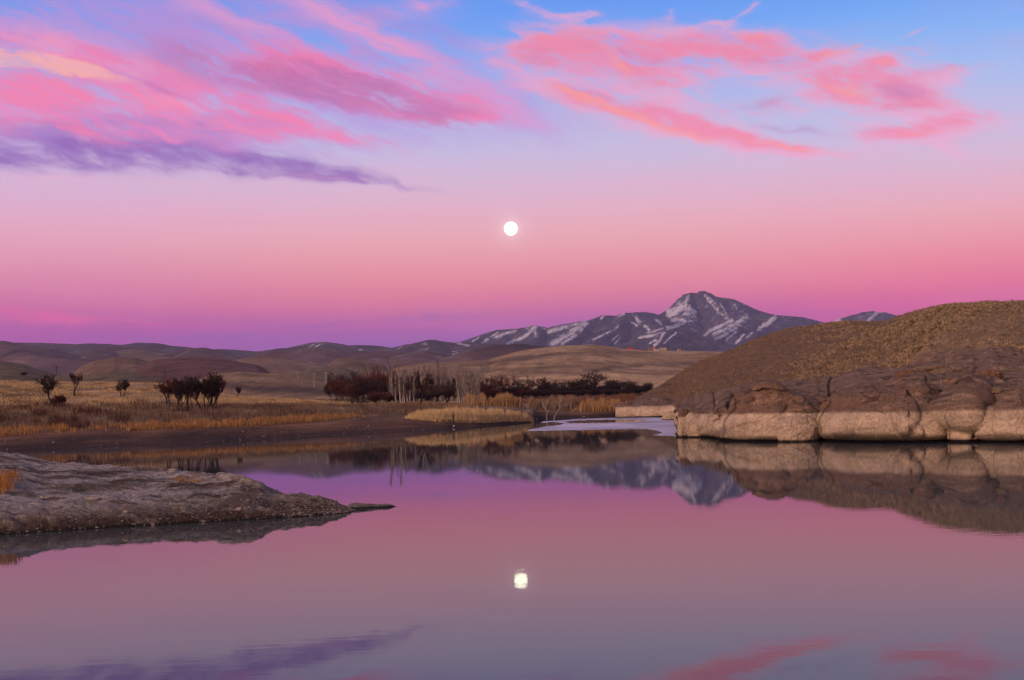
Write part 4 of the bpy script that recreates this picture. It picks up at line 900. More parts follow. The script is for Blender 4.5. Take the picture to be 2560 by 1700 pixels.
# tall tan reeds on the cape
rf0 = ifn([(1000, 196), (1100, 194), (1190, 201), (1280, 214.5), (1331, 222)]); rf1 = ifn([(1000, 206), (1100, 206), (1190, 214), (1280, 223), (1334, 226)])
P0, px, t, d, q = scatter(60000, 1004, 1336, lambda t: rf0(t)+1, rf1, lambda px, t, d, q: ss(1000, 1070, px-20*q)*ss(-.6, -.1, fbm(px/14., d*.1, 3, 430)), 9)
hh = (rng.uniform(.3, 1., len(P0))+.35*(rng.uniform(0, 1, len(P0)) > .93))*(np.interp(px, [1005, 1040, 1080, 1150, 1200, 1250, 1300, 1335], [.3, .8, 1.25, 1.35, 1.25, 1.1, .8, .25])+.3*fbm(px/9., d*.15, 3, 431))*(.45+.55*ss(0, .3, q))+.1
cc = cvar((.52, .37, .20), len(P0), rng, .4)
blades('tan_reeds', P0, hh, .06, cc, 4, lean=.16, label='tall tan reed bed on the low cape')
# reed clumps further back
for i, (x0, x1, dd0, dd1, n, hm, base, lab) in enumerate([(1160, 1310, 268, 285, 14000, 2.4, (.33, .20, .10), 'rounded clumps of orange tan reeds behind the cape'),
        (1318, 1450, 285, 300, 9000, 2.5, (.24, .155, .105), 'brownish reeds behind the pale dead branches'), (1425, 1640, 275, 300, 12000, 1.9, (.33, .20, .095), 'low tan reeds on the far bank of the inlet'),
        (940, 1180, 232, 300, 15000, .8, (.22, .14, .085), 'dry weeds at the foot of the poplar grove'), (1180, 1640, 300, 350, 22000, .9, (.16, .075, .05), 'reddish undergrowth below the dark row of trees')]):
    P0, px, t, d, q = scatter(n, x0, x1, lambda t: t*0+dd0, lambda t: t*0+dd1, lambda px, t, d, q: ss(-.5, .1, fbm(px/16., d*.06+i, 3, 440+i))*ss(x0, x0+18, px)*ss(x1, x1-18, px), 20+i)
    hh = rng.uniform(.7, 1., len(P0))*hm*(.75+.8*(fbm(px/13., q+i, 3, 450+i)))
    blades('reeds' if i < 3 else 'undergrowth', P0, np.maximum(hh, .15), .075, cvar(base, len(P0), rng, .3), 30+i, lean=.22, label=lab)
# ------------------------------------------------------------------ grass tufts of the right hillside
flat = HP.reshape(-1, 3); wgt = (HG*(HS < 1.02)*(HS > .1)).reshape(-1)
# weight by plan area so that the density is even on the slope
A = np.linalg.norm(np.cross(np.gradient(HP, axis=0), np.gradient(HP, axis=1)), axis=-1).reshape(-1)
vis_ = (flat[:, 0] < .45*flat[:, 1]).astype(float)
clump = ss(-.15, .4, fbm(flat[:, 0]*.22, flat[:, 1]*.12, 4, 501)+.5*fbm(flat[:, 0]*.06, flat[:, 1]*.05, 3, 502))
w_ = wgt*A*vis_*(.08+clump); w_ /= w_.sum()
ix = rng.choice(len(flat), 13000, p=w_)
cen = flat[ix]+np.stack([rng.normal(0, .25, len(ix)), rng.normal(0, .3, len(ix)), np.zeros(len(ix))], 1)
nb_ = 9
P0 = np.repeat(cen, nb_, 0)+np.stack([rng.normal(0, .10, len(ix)*nb_), rng.normal(0, .10, len(ix)*nb_), np.zeros(len(ix)*nb_)], 1)
tc_k = np.repeat(rng.uniform(0, 1, (len(ix), 1)), nb_, 0)
cc = np.where(tc_k < .62, cvar((.37, .26, .16), len(P0), rng, .4), np.where(tc_k < .76, cvar((.13, .12, .07), len(P0), rng), cvar((.10, .065, .045), len(P0), rng)))
ts = np.repeat(rng.uniform(.5, 1.25, len(ix)), nb_)
blades('hillside_grass', P0, rng.uniform(.12, .31, len(P0))*ts, .045, cc, 6, lean=.8, z_off=-.08, label='dry grass tufts over the upper right hillside')
# sparse weeds on the left slope of the hill
w2 = ((1-HR)*(HS < 1.)*(HS > .05)).reshape(-1)*A*vis_*(.25+ss(.0, .5, fbm(flat[:, 0]*.1, flat[:, 1]*.1, 4, 505))); w2 /= w2.sum()
ix = rng.choice(len(flat), 15000, p=w2); cen = flat[ix]
P0 = np.repeat(cen, 6, 0)+rng.normal(0, .14, (len(ix)*6, 3))*[1, 1, 0]
blades('hillside_weeds', P0, rng.uniform(.08, .26, len(P0)), .06, cvar((.21, .14, .088), len(P0), rng, .55), 7, lean=.9, z_off=-.06, label='sparse brown weeds on the lower hillside')
# orange weeds on the near rock
def near_pts(n, cx, cy, sx, sy, seed):
    r = np.random.default_rng(seed); out = []
    F_ = NP.reshape(-1, 3); ax = NPX.ravel(); ay = NPY.ravel()
    ok = (F_[:, 1] < 60); 
    for _ in range(n):
        x, y = r.normal(cx, sx), r.normal(cy, sy)
        i = np.argmin((ax-x)**2+(ay-y)**2); out.append(F_[i])
    return np.array(out)
Pn = np.concatenate([near_pts(40, 8, 1215, 14, 10, 1), near_pts(16, 22, 1195, 14, 5, 2), near_pts(26, 450, 1198, 16, 4, 3), near_pts(14, 490, 1204, 14, 3, 4)])
nn2 = len(Pn); P0 = np.repeat(Pn, 12, 0)+rng.normal(0, .05, (nn2*12, 3))*[1, 1, 0]
hs_ = np.repeat(np.where(Pn[:, 0] < -12, rng.uniform(.18, .42, nn2), rng.uniform(.05, .14, nn2)), 12)
blades('orange_weeds', P0, hs_*rng.uniform(.6, 1, len(P0)), .014, cvar((.36, .17, .06), len(P0), rng, .35), 8, lean=.7, z_off=-.02, label='orange dry weeds on the grey rock')
# ------------------------------------------------------------------ bare trees
def prisms(segs, sides=3):
    S = np.array(segs); a = S[:, 0:3]; b = S[:, 3:6]; ra = S[:, 6]; rb = S[:, 7]
    d = b-a; d /= np.linalg.norm(d, axis=1, keepdims=True)+1e-9
    up = np.where(np.abs(d[:, 2:3]) > .9, [[1., 0, 0]], [[0, 0, 1.]])
    u = np.cross(d, up); u /= np.linalg.norm(u, axis=1, keepdims=True); w = np.cross(d, u)
    n = len(S); v = np.zeros((n, 2*sides, 3))
    for k in range(sides):
        th = 2*math.pi*k/sides; o = u*math.cos(th)+w*math.sin(th)
        v[:, k] = a+o*ra[:, None]; v[:, sides+k] = b+o*rb[:, None]
    base = (np.arange(n)*2*sides)[:, None]
    f = np.concatenate([base+[k, (k+1) % sides, sides+(k+1) % sides, sides+k] for k in range(sides)], 0)
    return v.reshape(-1, 3), f
STEM = [0]; STEMS = []
def grow(rg, L, r, depth, start=(0, 0, 0), dirn=(0, 0, 1), spread=.6, nb=(2, 3), up=.25, wig=.18, shrink=.72, nseg=3, twl=3, out=None, lev=0):
    """a limb of nseg pieces that forks at its tip and throws side shoots"""
    p = Vector(start); d = Vector(dirn).normalized()
    for i in range(nseg):
        d = (d+Vector((rg.gauss(0, wig), rg.gauss(0, wig), rg.gauss(0, wig*.6)+up*.15))).normalized()
        q = p+d*(L/nseg); r2 = r*(1-.28/nseg*1.2)
        out.append((lev, (*p, *q, r, r2))); STEMS.append(STEM[0]); p = q; r = r2
        if lev >= 1 and depth > 0 and i < nseg-1 and rg.random() < .75:
            a = rg.uniform(0, 6.283); o = Vector((math.cos(a), math.sin(a), rg.uniform(-.1, .5)))
            grow(rg, L*shrink*rg.uniform(.5, .9), r*.5, depth-1, p, d*.6+o*spread, spread, nb, up, wig, shrink, nseg, twl, out, lev+1)
    if depth > 0:
        n = rg.randint(*nb); a0 = rg.uniform(0, 6.283)
        for k in range(n):
            a = a0+6.283*k/n+rg.uniform(-.5, .5); o = Vector((math.cos(a), math.sin(a), 0))
            grow(rg, L*shrink*rg.uniform(.75, 1.15), r*rg.uniform(.6, .78), depth-1, p, d+o*spread*rg.uniform(.6, 1.3)+Vector((0, 0, up)), spread, nb, up, wig, shrink, nseg, twl, out, lev+1)
    return out
BARK = plain('dark_bark', (.028, .020, .018), .3, 6.); TWIG = plain('dark_twigs', (.038, .022, .020), .4, 1.5)
REDT = plain('red_twigs', (.085, .028, .022), .35, 1.2); MAUVE = plain('mauve_twigs', (.085, .050, .050), .3, 1.2)
PALEB = plain('poplar_bark', (.34, .29, .26), .35, 2.); PTW = plain('poplar_twigs', (.16, .128, .112), .3, 2.)
DEADW = plain('bleached_wood', (.36, .31, .28), .3, 4.)
def limits(segs):
    S = np.array([s for _, s in segs]); return S
def tree_proto(seed, H, Wd, kind='round', trunks=1, twmat=None, bark=None, minr=.022):
    if kind == 'bush': minr = .03
    """meshes of a trunk and a crown, scaled to exactly height H and width Wd"""
    rg = random.Random(seed); out = []; STEMS.clear()
    for k in range(trunks):
        STEM[0] = k
        a = rg.uniform(0, 6.283); off = (0 if trunks == 1 else .35)
        st = (math.cos(a)*off, math.sin(a)*off, 0)
        if kind == 'round': grow(rg, 1.3, .17, 6, st, (math.cos(a)*.25*(trunks > 1), math.sin(a)*.25*(trunks > 1), 1), .75, (2, 3), .22, .14, .74, 3, 3, out)
        elif kind == 'broad': grow(rg, 1.0, .2, 5, st, (math.cos(a)*.3*(trunks > 1), math.sin(a)*.3*(trunks > 1), 1), 1.0, (3, 4), .1, .18, .74, 2, 3, out)
        elif kind == 'vase': grow(rg, 1.7, .12, 6, st, (math.cos(a)*.45, math.sin(a)*.45, 1), .42, (2, 3), .35, .10, .72, 3, 3, out)
        elif kind == 'lean': grow(rg, 1.6, .16, 6, st, (-.15, 0, 1), .62, (2, 3), .25, .12, .72, 3, 3, out)
        elif kind == 'bush': grow(rg, .55, .05, 5, st, (math.cos(a)*.7, math.sin(a)*.7, .8), .8, (3, 4), .15, .2, .80, 2, 3, out)
    S = np.array([s for _, s in out]); lv = np.array([l for l, _ in out])
    zmax = np.percentile(S[:, 5], 97.5 if kind != 'bush' else 92); xr = np.percentile(np.abs(S[:, 3]), 95)*2; yr = np.percentile(np.abs(S[:, 4]), 95)*2
    sc = np.array([Wd/xr, Wd/yr, H/zmax]*2); S[:, :6] *= sc; k = H/zmax
    S[:, 6:] = np.maximum(S[:, 6:]*min(k, 1.5), minr)
    cut = 1 if kind != 'bush' else 1
    cm = S[lv > cut]; sid = np.array(STEMS); me1 = []
    for k in range(trunks):
        v, f = prisms(S[(lv <= cut) & (sid == k)], 5); me1.append(mesh_np('trunk', v, f, bark or BARK, True))
    v, f = prisms(cm, 3); me2 = mesh_np('crown', v, f, twmat or TWIG, False)
    return me1, me2
def place(name, protos, px, pybase, d, s, label, cat, group=None, rz=0, onsurf=None):
    t, _ = tk(px, pybase); t = float(t)
    z = float(gz(np.array([t]), np.array([d*1.]))[0]) if onsurf is None else onsurf
    e = empty(name, (t*d, d, z-.08), label, cat, group, rz, s)
    for m_ in (protos[0] if isinstance(protos[0], list) else [protos[0]]): link('trunk', m_, e)
    link('crown', protos[1], e)
    return e
def sized(px, pybase, pytop, d):
    """height a tree needs for its top to reach photo row pytop"""
    t, kt = tk(px, pytop); z = float(gz(np.array([float(t)]), np.array([d*1.]))[0])
    return CAMZ+float(kt)*d-z
_pc = {}
def dground(px, py, dmax=430.):
    ds = np.linspace(160, dmax, 700); t, k = tk(px, py); g = gz(np.full(700, float(t)), ds)
    hit = np.nonzero(g >= CAMZ+float(k)*ds)[0]
    return float(ds[hit[0]]) if len(hit) and ds[hit[0]] > 165 else None
def tree(px, base, top, w, d, kind, seed, label, cat='tree', name='bare_tree', trunks=1, tw=None, group=None, bark=None, rz=None):
    if px < 940 and d < 300: d = dground(px, base) or d
    H = max(.6, sized(px, base, top, d)); Wd = w*d/F
    key = (kind, seed, trunks, tw.name if tw else '')
    if key not in _pc: _pc[key] = (tree_proto(seed, H, Wd, kind, trunks, tw, bark), H, Wd)
    pr, H0, W0_ = _pc[key]
    rg = random.Random(px*7+seed)
    return place(name, pr, px, base, d, (Wd/W0_, Wd/W0_, H/H0), label, cat, group, rz if rz is not None else rg.uniform(0, 6.28))
G1 = 'lone bare trees in the golden field'
tree(137, 1021, 940, 62, 252, 'lean', 3, 'tall dark forked bare tree in the golden field, leftmost and tallest of the lone trees', trunks=1, group=G1, rz=0)
tree(146, 1020, 992, 30, 253, 'bush', 4, 'small reddish bare bush beside the foot of the tall forked tree', 'shrub', 'shrub', 3, REDT)
tree(186, 992, 934, 32, 292, 'round', 5, 'slim upright bare tree right of the tall forked tree', trunks=1, group=G1)
tree(305, 992, 952, 36, 296, 'round', 6, 'small round bare tree with two stems alone in mid field', trunks=2, group=G1)
tree(590, 996, 969, 24, 290, 'vase', 7, 'little bare tree just right of the dense dark clump', trunks=2, group=G1)
tree(62, 943, 932, 20, 560, 'bush', 8, 'small faint bush on the slope at the far left', 'shrub', 'shrub', 3, TWIG)
GC = 'clump of dark bare trees by the left bank'
for px, base, top, w, d, k, sd, tr, tw, lab in [
    (425, 1016, 958, 44, 282, 'round', 9, 2, REDT, 'reddish bare tree at the left edge of the dense clump'),
    (441, 1026, 955, 50, 270, 'vase', 10, 3, TWIG, 'dark several stemmed tree second from the left in the clump'),
    (456, 1022, 965, 34, 276, 'vase', 11, 2, TWIG, 'small thin tree behind the left trees of the clump'),
    (470, 1029, 950, 40, 266, 'round', 12, 1, TWIG, 'open bare tree with a crooked single trunk in the middle of the clump'),
    (486, 1020, 966, 34, 276, 'vase', 13, 2, REDT, 'slender low tree right of the crooked trunk'),
    (511, 1026, 946, 62, 270, 'vase', 14, 4, TWIG, 'large dense dark tree right of the middle of the clump'),
    (528, 1018, 950, 50, 278, 'round', 15, 2, REDT, 'thick trunked reddish tree behind the right side of the clump'),
    (542, 1027, 958, 54, 268, 'vase', 10, 3, TWIG, 'wide dark tree at the right edge of the clump')]:
    tree(px, base, top-3, w*1.15, d, k, sd, lab, trunks=tr, tw=tw, group=GC)
G2 = 'trees and shrubs in front of the poplar grove'
tree(901, 1015, 950, 74, 228, 'round', 21, 'broad spreading bare tree standing in front at the left end of the grove', trunks=1, group=G2)
tree(877, 1010, 962, 44, 236, 'round', 22, 'smaller bare tree leaning beside the broad spreading tree', trunks=2, tw=REDT, group=G2)
tree(860, 1004, 968, 56, 262, 'bush', 23, 'red haze of twigs left of the broad spreading tree', 'shrub', 'shrub', 4, REDT, G2)
tree(1013, 1014, 952, 36, 300, 'round', 24, 'thin sparse bare tree before the tallest white poplars', trunks=1, tw=MAUVE, group=G2)
tree(1052, 1016, 932, 52, 300, 'round', 25, 'tall dark trunked tree between the white poplars and the dense poplars', trunks=1, group=G2)
tree(1084, 1008, 962, 52, 312, 'round', 26, 'dark rounded tree under the dense poplars', trunks=2, tw=MAUVE, group=G2)
tree(1118, 1014, 968, 46, 306, 'round', 27, 'mauve grey bushy tree under the dense poplars', trunks=2, tw=MAUVE, group=G2)
tree(1240, 1004, 944, 92, 340, 'round', 28, 'big domed dark red tree at the right end of the poplar grove', trunks=2, tw=REDT, group=G2)
GR = 'dark row of trees below the brown hill'
row = [(1290, 998, 962, 48, 372, 'round', 31), (1326, 993, 947, 56, 380, 'broad', 32), (1352, 990, 960, 40, 392, 'round', 33), (1370, 996, 948, 46, 376, 'round', 31), (1408, 1000, 952, 48, 368, 'broad', 34),
       (1443, 990, 950, 50, 388, 'round', 33), (1474, 992, 952, 46, 384, 'broad', 32), (1493, 985, 931, 62, 398, 'broad', 34), (1520, 990, 955, 44, 384, 'round', 31), (1545, 988, 952, 44, 388, 'round', 33),
       (1570, 990, 953, 44, 380, 'broad', 32), (1592, 988, 956, 40, 384, 'round', 31), (1612, 984, 960, 34, 388, 'round', 33)]
rl = ['low dark tree at the left end of the row beside the big red tree', 'broad black tree, the first large one of the dark row', 'small tree filling the gap after the first large black tree', 'dark tree left of the middle dip in the row',
      'wide dark tree with its trunk nearest the reeds', 'dark tree with an upright round crown left of the tallest tree', 'black tree tucked just left of the tallest tree of the row', 'tallest wide crowned tree rising above the dark row',
      'dark tree just right of the tallest tree of the row', 'second dark tree right of the tallest tree', 'broad dark tree near the right end of the row', 'dark tree second from the right end of the row', 'small tree at the right end of the row by the foot of the hill']
for (px, b, tp, w, d, k, sd), lab in zip(row, rl): tree(px, b, tp, w, d, k, sd, lab, trunks=1 if k == 'broad' else 2, tw=TWIG, group=GR)
GB = 'low shrubs among the trees'
bsh = [(845, 985, 958, 60, 360, 41, REDT, 'reddish shrub at the left tip of the thicket'), (880, 978, 950, 62, 400, 42, TWIG, 'dark shrub behind the broad spreading tree'), (925, 985, 950, 66, 380, 41, REDT, 'dark red shrub right of the broad spreading tree'),
       (955, 980, 938, 64, 400, 42, REDT, 'tall rusty shrub at the foot of the faint left poplars'), (975, 990, 955, 60, 370, 43, TWIG, 'blackish shrub below the rusty shrub'), (986, 1005, 986, 56, 345, 41, REDT, 'low wine red shrub before the white poplars'),
       (950, 1002, 984, 56, 300, 43, REDT, 'low wine red shrub left of the white poplars'), (1030, 1003, 976, 46, 360, 42, TWIG, 'dark shrub between the white poplar trunks'), (1068, 1000, 970, 46, 350, 43, REDT, 'reddish shrub beside the tall dark trunked tree'),
       (1100, 1000, 970, 56, 350, 41, TWIG, 'dark shrub at the middle of the grove'), (1136, 1003, 970, 50, 360, 42, REDT, 'bright reddish shrub left of the dense white trunks'), (1165, 1003, 975, 50, 365, 43, TWIG, 'dark shrub among the dense white trunks'),
       (1208, 1004, 968, 56, 350, 41, TWIG, 'dark shrub left of the big domed red tree'), (1268, 1002, 970, 60, 350, 42, TWIG, 'dark shrub right of the big domed red tree'), (1305, 1000, 976, 60, 350, 43, REDT, 'low red brown shrub under the left of the dark row'),
       (1345, 1000, 979, 60, 352, 41, TWIG, 'low dark shrub under the first large black tree'), (1390, 1003, 975, 60, 352, 42, TWIG, 'low dark shrub under the middle dip of the row'), (1432, 1002, 978, 60, 356, 43, TWIG, 'low dark shrub left of the tallest tree'),
       (1470, 1001, 977, 60, 356, 41, TWIG, 'low dark shrub under the tallest tree'), (1510, 1000, 976, 60, 360, 42, TWIG, 'low dark shrub right below the tallest tree'), (1550, 999, 974, 60, 360, 43, TWIG, 'low dark shrub under the right half of the row'), (1592, 996, 972, 56, 362, 41, TWIG, 'low dark shrub at the foot of the hillside')]
bsh += [(905, 992, 962, 64, 330, 43, REDT, 'wine red shrub directly behind the trunk of the broad spreading tree'), (835, 972, 952, 46, 420, 42, TWIG, 'small dark shrub at the far left end of the thicket'), (1010, 985, 950, 60, 380, 41, TWIG, 'tall dark shrub behind the very white poplar'),
       (1048, 1002, 980, 50, 312, 43, MAUVE, 'greyish mauve shrub at the foot of the tall dark trunked tree'), (1085, 985, 952, 66, 390, 42, REDT, 'rusty shrub deep inside the packed middle stand'), (1125, 988, 955, 66, 380, 43, TWIG, 'tall blackish shrub at the back between the two poplar stands'),
       (1180, 990, 964, 74, 345, 41, REDT, 'dark wine shrub behind the dense white trunks'), (1152, 992, 966, 66, 350, 42, TWIG, 'dark shrub behind the whitest full length trunk'), (1222, 1008, 978, 56, 322, 43, REDT, 'bright rusty shrub before the big domed tree'), (1320, 990, 971, 62, 400, 43, TWIG, 'black shrub behind the first large black tree'),
       (1375, 988, 970, 66, 400, 41, TWIG, 'black shrub behind the middle dip of the row'), (1425, 988, 969, 66, 402, 42, TWIG, 'black shrub behind the trees left of the tallest one'), (1480, 986, 967, 66, 405, 43, TWIG, 'black shrub behind the tallest tree'),
       (1535, 986, 966, 66, 400, 41, TWIG, 'black shrub behind the trees right of the tallest one'), (1580, 984, 967, 62, 400, 42, TWIG, 'black shrub behind the right end of the row')]
for px, b, tp, w, d, sd, tw, lab in bsh: tree(px, b, tp, w, d, 'bush', sd, lab, 'shrub', 'shrub', 5, tw, GB)
# ------------------------------------------------------------------ poplars
def poplar_proto(seed, H, dense=1.):
    rg = random.Random(seed); tr = []; cw = []
    p = Vector((0, 0, 0)); n = 12; r = .13
    x = y = 0
    for i in range(n):
        q = Vector((x+rg.gauss(0, .06), y+rg.gauss(0, .06), H*(i+1)/n)); r2 = .13*(1-(i+1)/n)**.8+.012
        tr.append((*p, *q, r, r2+.006)); 
        if i >= 2:
            for _ in range(int(5*dense)+rg.randint(0, 3)):
                a = rg.uniform(0, 6.283); L = rg.uniform(.8, 2.3)*(1.1-.6*i/n); st = p.lerp(q, rg.random())
                m = st+Vector((math.cos(a)*L*.22, math.sin(a)*L*.22, L*.5)); e = m+Vector((math.cos(a)*L*.10, math.sin(a)*L*.10, L*.6))
                cw.append((*st, *m, .032, .024)); cw.append((*m, *e, .024, .016))
                for _k in range(3):
                    b = rg.uniform(0, 6.283); s2 = st.lerp(e, rg.uniform(.2, .9)); l2 = L*.4
                    cw.append((*s2, *(s2+Vector((math.cos(b)*l2*.35, math.sin(b)*l2*.35, l2))), .012, .008))
        p, r = q, r2; x, y = q.x, q.y
    v, f = prisms(tr, 6); m1 = mesh_np('trunk', v, f, PALEB, True)
    v, f = prisms(cw, 3); m2 = mesh_np('crown', v, f, PTW, False)
    return m1, m2
PP = [poplar_proto(50+i, 11.) for i in range(5)]
GP = 'tall bare poplars of the grove'
def poplar(px, top, d, i, lab, s=1.):
    H = sized(px, 1000, top, d)
    return place('poplar', PP[i % 5], px, 1000, d, (s, s, H/11.), lab, 'tree', GP, rz=random.Random(i*3+px).uniform(0, 6))
rg = random.Random(77)
grp = [(898, 955, 15, 905, 925, 450, 480, 'faint grey poplar of the thin stand at the left end of the grove'),
       (1062, 1132, 22, 916, 942, 352, 400, 'grey poplar of the packed middle stand behind the dark tree'),
       (1140, 1200, 24, 928, 950, 292, 335, 'pale trunked poplar of the dense stand left of the big domed tree'),
       (1200, 1262, 9, 930, 948, 410, 460, 'thin grey poplar showing above the big domed red tree')]
k_ = 0
for x0, x1, n, y0, y1, d0_, d1_, lab in grp:
    for i in range(n):
        k_ += 1; px = x0+(x1-x0)*(i+.5)/n+rg.uniform(-1.5, 1.5)
        poplar(px, rg.uniform(y0, y1), rg.uniform(d0_, d1_), k_, lab, rg.uniform(.8, 1.1))
for px, top, d, lab in [(974, 895, 322, 'tallest slender poplar, first of the white trunked ones'), (981, 920, 318, 'grey poplar close behind the tallest slender poplar'), (990, 915, 316, 'poplar between the tallest one and the white pair'),
                        (1001, 902, 296, 'very white tall poplar before the sparse bare tree'), (1005, 925, 300, 'white poplar touching the very white tall one'), (1011, 930, 298, 'slightly leaning white poplar right of the very white one'),
                        (1018, 928, 306, 'slim poplar above the sparse bare tree'), (1026, 935, 306, 'short pinkish poplar left of the bright single trunk'), (1034, 925, 298, 'bright single white trunk left of the tall dark tree'),
                        (1044, 920, 385, 'grey poplar top showing behind the tall dark tree'), (1098, 905, 395, 'poplar rising above the rest of the packed middle stand'), (1110, 925, 388, 'bright trunk in the right half of the packed middle stand'),
                        (1206, 915, 420, 'lone thin poplar tip standing clear right of the dense stand'), (1149, 940, 288, 'whitest full length trunk at the left edge of the dense stand')]:
    k_ += 1; poplar(px, top, d, k_, lab, 1.1)
# ------------------------------------------------------------------ bleached dead branches standing in the inlet
def dead(px, base, d, seed, H, lean, lab, name='dead_tree'):
    rg = random.Random(seed); out = []
    grow(rg, H*.45, .075, 4, (0, 0, 0), (lean, 0, 1), .55, (2, 2), .1, .14, .66, 3, 3, out)
    S = np.array([s for _, s in out]); lv = np.array([l for l, _ in out]); S[:, 6:] = np.maximum(S[:, 6:], .014)
    t, k = tk(px, base); e = empty(name, (float(t)*d, d, -.1), lab, 'dead tree', 'pale dead branches at the water edge of the inlet')
    v, f = prisms(S[lv <= 1], 5); link('trunk', mesh_np('trunk', v, f, DEADW, True), e)
    v, f = prisms(S[lv > 1], 3); link('branches', mesh_np('branches', v, f, DEADW, False), e)
dead(1384, 1044, 258, 3, 4.6, .35, 'right forked dead branch leaning right over the ice')
dead(1367, 1045, 256, 8, 3.4, -.1, 'upright white dead trunk in the middle of the dead branches')
dead(1345, 1045, 255, 5, 3.8, -.8, 'long dead branch leaning far left toward the reeds')
dead(1338, 1046, 252, 6, 2.4, -.5, 'short dead branch nearest the reed cape')
dead(1585, 1053, 232, 12, .9, .3, 'little dark twig poking out of the ice', 'twig')
# ------------------------------------------------------------------ houses, poles, stones
def boxm(x0, x1, y0, y1, z0, z1):
    v = [(x, y, z) for z in (z0, z1) for y in (y0, y1) for x in (x0, x1)]
    f = [(0, 1, 3, 2), (4, 6, 7, 5), (0, 4, 5, 1), (2, 3, 7, 6), (0, 2, 6, 4), (1, 5, 7, 3)]
    return np.array(v, float), np.array(f)[:, ::-1]
def join(ps):
    V = []; Fs = []; o = 0
    for v, f in ps: V.append(v); Fs.append(f+o); o += len(v)
    return np.concatenate(V), np.concatenate(Fs)
def hip(x0, x1, y0, y1, z0, z1, r=.35, ov=.35):
    x0 -= ov; x1 += ov; y0 -= ov; y1 += ov; ym = (y0+y1)/2; dx = (x1-x0)*r
    v = np.array([(x0, y0, z0), (x1, y0, z0), (x1, y1, z0), (x0, y1, z0), (x0+dx, ym, z1), (x1-dx, ym, z1), (x0+dx, ym, z1), (x1-dx, ym, z1)], float)
    f = np.array([(0, 1, 5, 4), (2, 3, 4, 5), (1, 2, 5, 7), (3, 0, 4, 6), (0, 3, 2, 1)])
    return v, f
CM_ = {k: plain('paint_'+k, c, .12, .4) for k, c in dict(red=(.50, .035, .03), wine=(.22, .03, .06), white=(.72, .68, .66), cream=(.46, .36, .24), grey=(.22, .19, .20), pink=(.50, .28, .26), orange=(.55, .25, .12), green=(.12, .13, .09), dark=(.02, .02, .025)).items()}
def house(px, py, wpx, hpx, d, wall, roof, lab, kind='hip', rfrac=.45, nwin=3, storeys=1, dep=7.):
    p = at(px, py, d); t = p[0]/d; m = d/F; w = wpx*m/2; H = hpx*m; zb = float(gz(np.array([t]), np.array([d]))[0])
    z0 = p[2]; e = empty('house', (p[0], d, z0), lab, 'house', 'houses on the far ridge')
    wh = H*(1-rfrac) if kind != 'flat' else H
    lo = min(zb, z0)-z0-1.
    v, f = boxm(-w, w, 0, dep, lo, wh); link('wall', mesh_np('wall', v, f, CM_[wall], False), e)
    if kind == 'hip': v, f = hip(-w, w, 0, dep, wh+.01, H)
    else: v, f = boxm(-w-.15, w+.15, -.15, dep+.15, wh+.003, wh+.22)
    link('roof', mesh_np('roof', v, f, CM_[roof], False), e)
    for s_ in range(storeys):
        for i in range(nwin):
            xc = -w+2*w*(i+.5)/nwin; ww = w/nwin*.5; zc = wh*(s_+.55)/storeys; hh = wh/storeys*.26
            v, f = boxm(xc-ww, xc+ww, -.04, .05, zc-hh, zc+hh); link('window', mesh_np('window', v, f, CM_['dark'], False), e)
B = 1120.
house(1573.5, 878, 19, 9, B, 'grey', 'red', 'grey house with a tall red hipped roof at the left of the ridge village', rfrac=.55)
house(1584.5, 878, 7, 6.5, B-12, 'cream', 'red', 'low hut with a steep red roof touching the white shed', rfrac=.75, nwin=1)
house(1594, 878.6, 12, 3.2, B-16, 'white', 'red', 'long low white wall shed right of the red hut', 'flat', nwin=2, dep=4)
house(1610, 877.6, 19, 3.6, B, 'wine', 'wine', 'long low dark wine red house in the middle of the village', rfrac=.6, nwin=3)
house(1630, 877.5, 16, 9, B+30, 'grey', 'grey', 'grey two storey house behind the village middle', 'flat', nwin=3, storeys=2)
house(1637.5, 877, 4, 8, B+20, 'pink', 'wine', 'narrow pink house beside the grey two storey house', 'flat', nwin=1, storeys=2)
house(1644, 877.6, 9, 3.8, B-8, 'white', 'grey', 'small white house left of the unfinished frame building', 'flat', nwin=2)
house(1678, 876.5, 12, 4.5, B+60, 'green', 'grey', 'dull green house right of the unfinished frame building', rfrac=.4, nwin=2)
house(1698.5, 877, 6, 5.0, B+10, 'cream', 'orange', 'tiny peach house standing apart at the right end of the village', rfrac=.4, nwin=1)
house(1708, 879, 11, 1.6, B-30, 'white', 'grey', 'low pale sheds at the right end of the village', 'flat', nwin=2, dep=3)
house(1213.5, 905, 13, 4.5, 900, 'orange', 'orange', 'orange roofed house on the slope left of the brown hill', rfrac=.55, nwin=2)
house(1236.5, 900, 8, 4, 930, 'cream', 'orange', 'small cream house uphill of the orange roofed house', rfrac=.4, nwin=1)
house(1196, 904.5, 8, 4.5, 915, 'pink', 'wine', 'dim reddish house left of the orange roofed house', rfrac=.5, nwin=1)
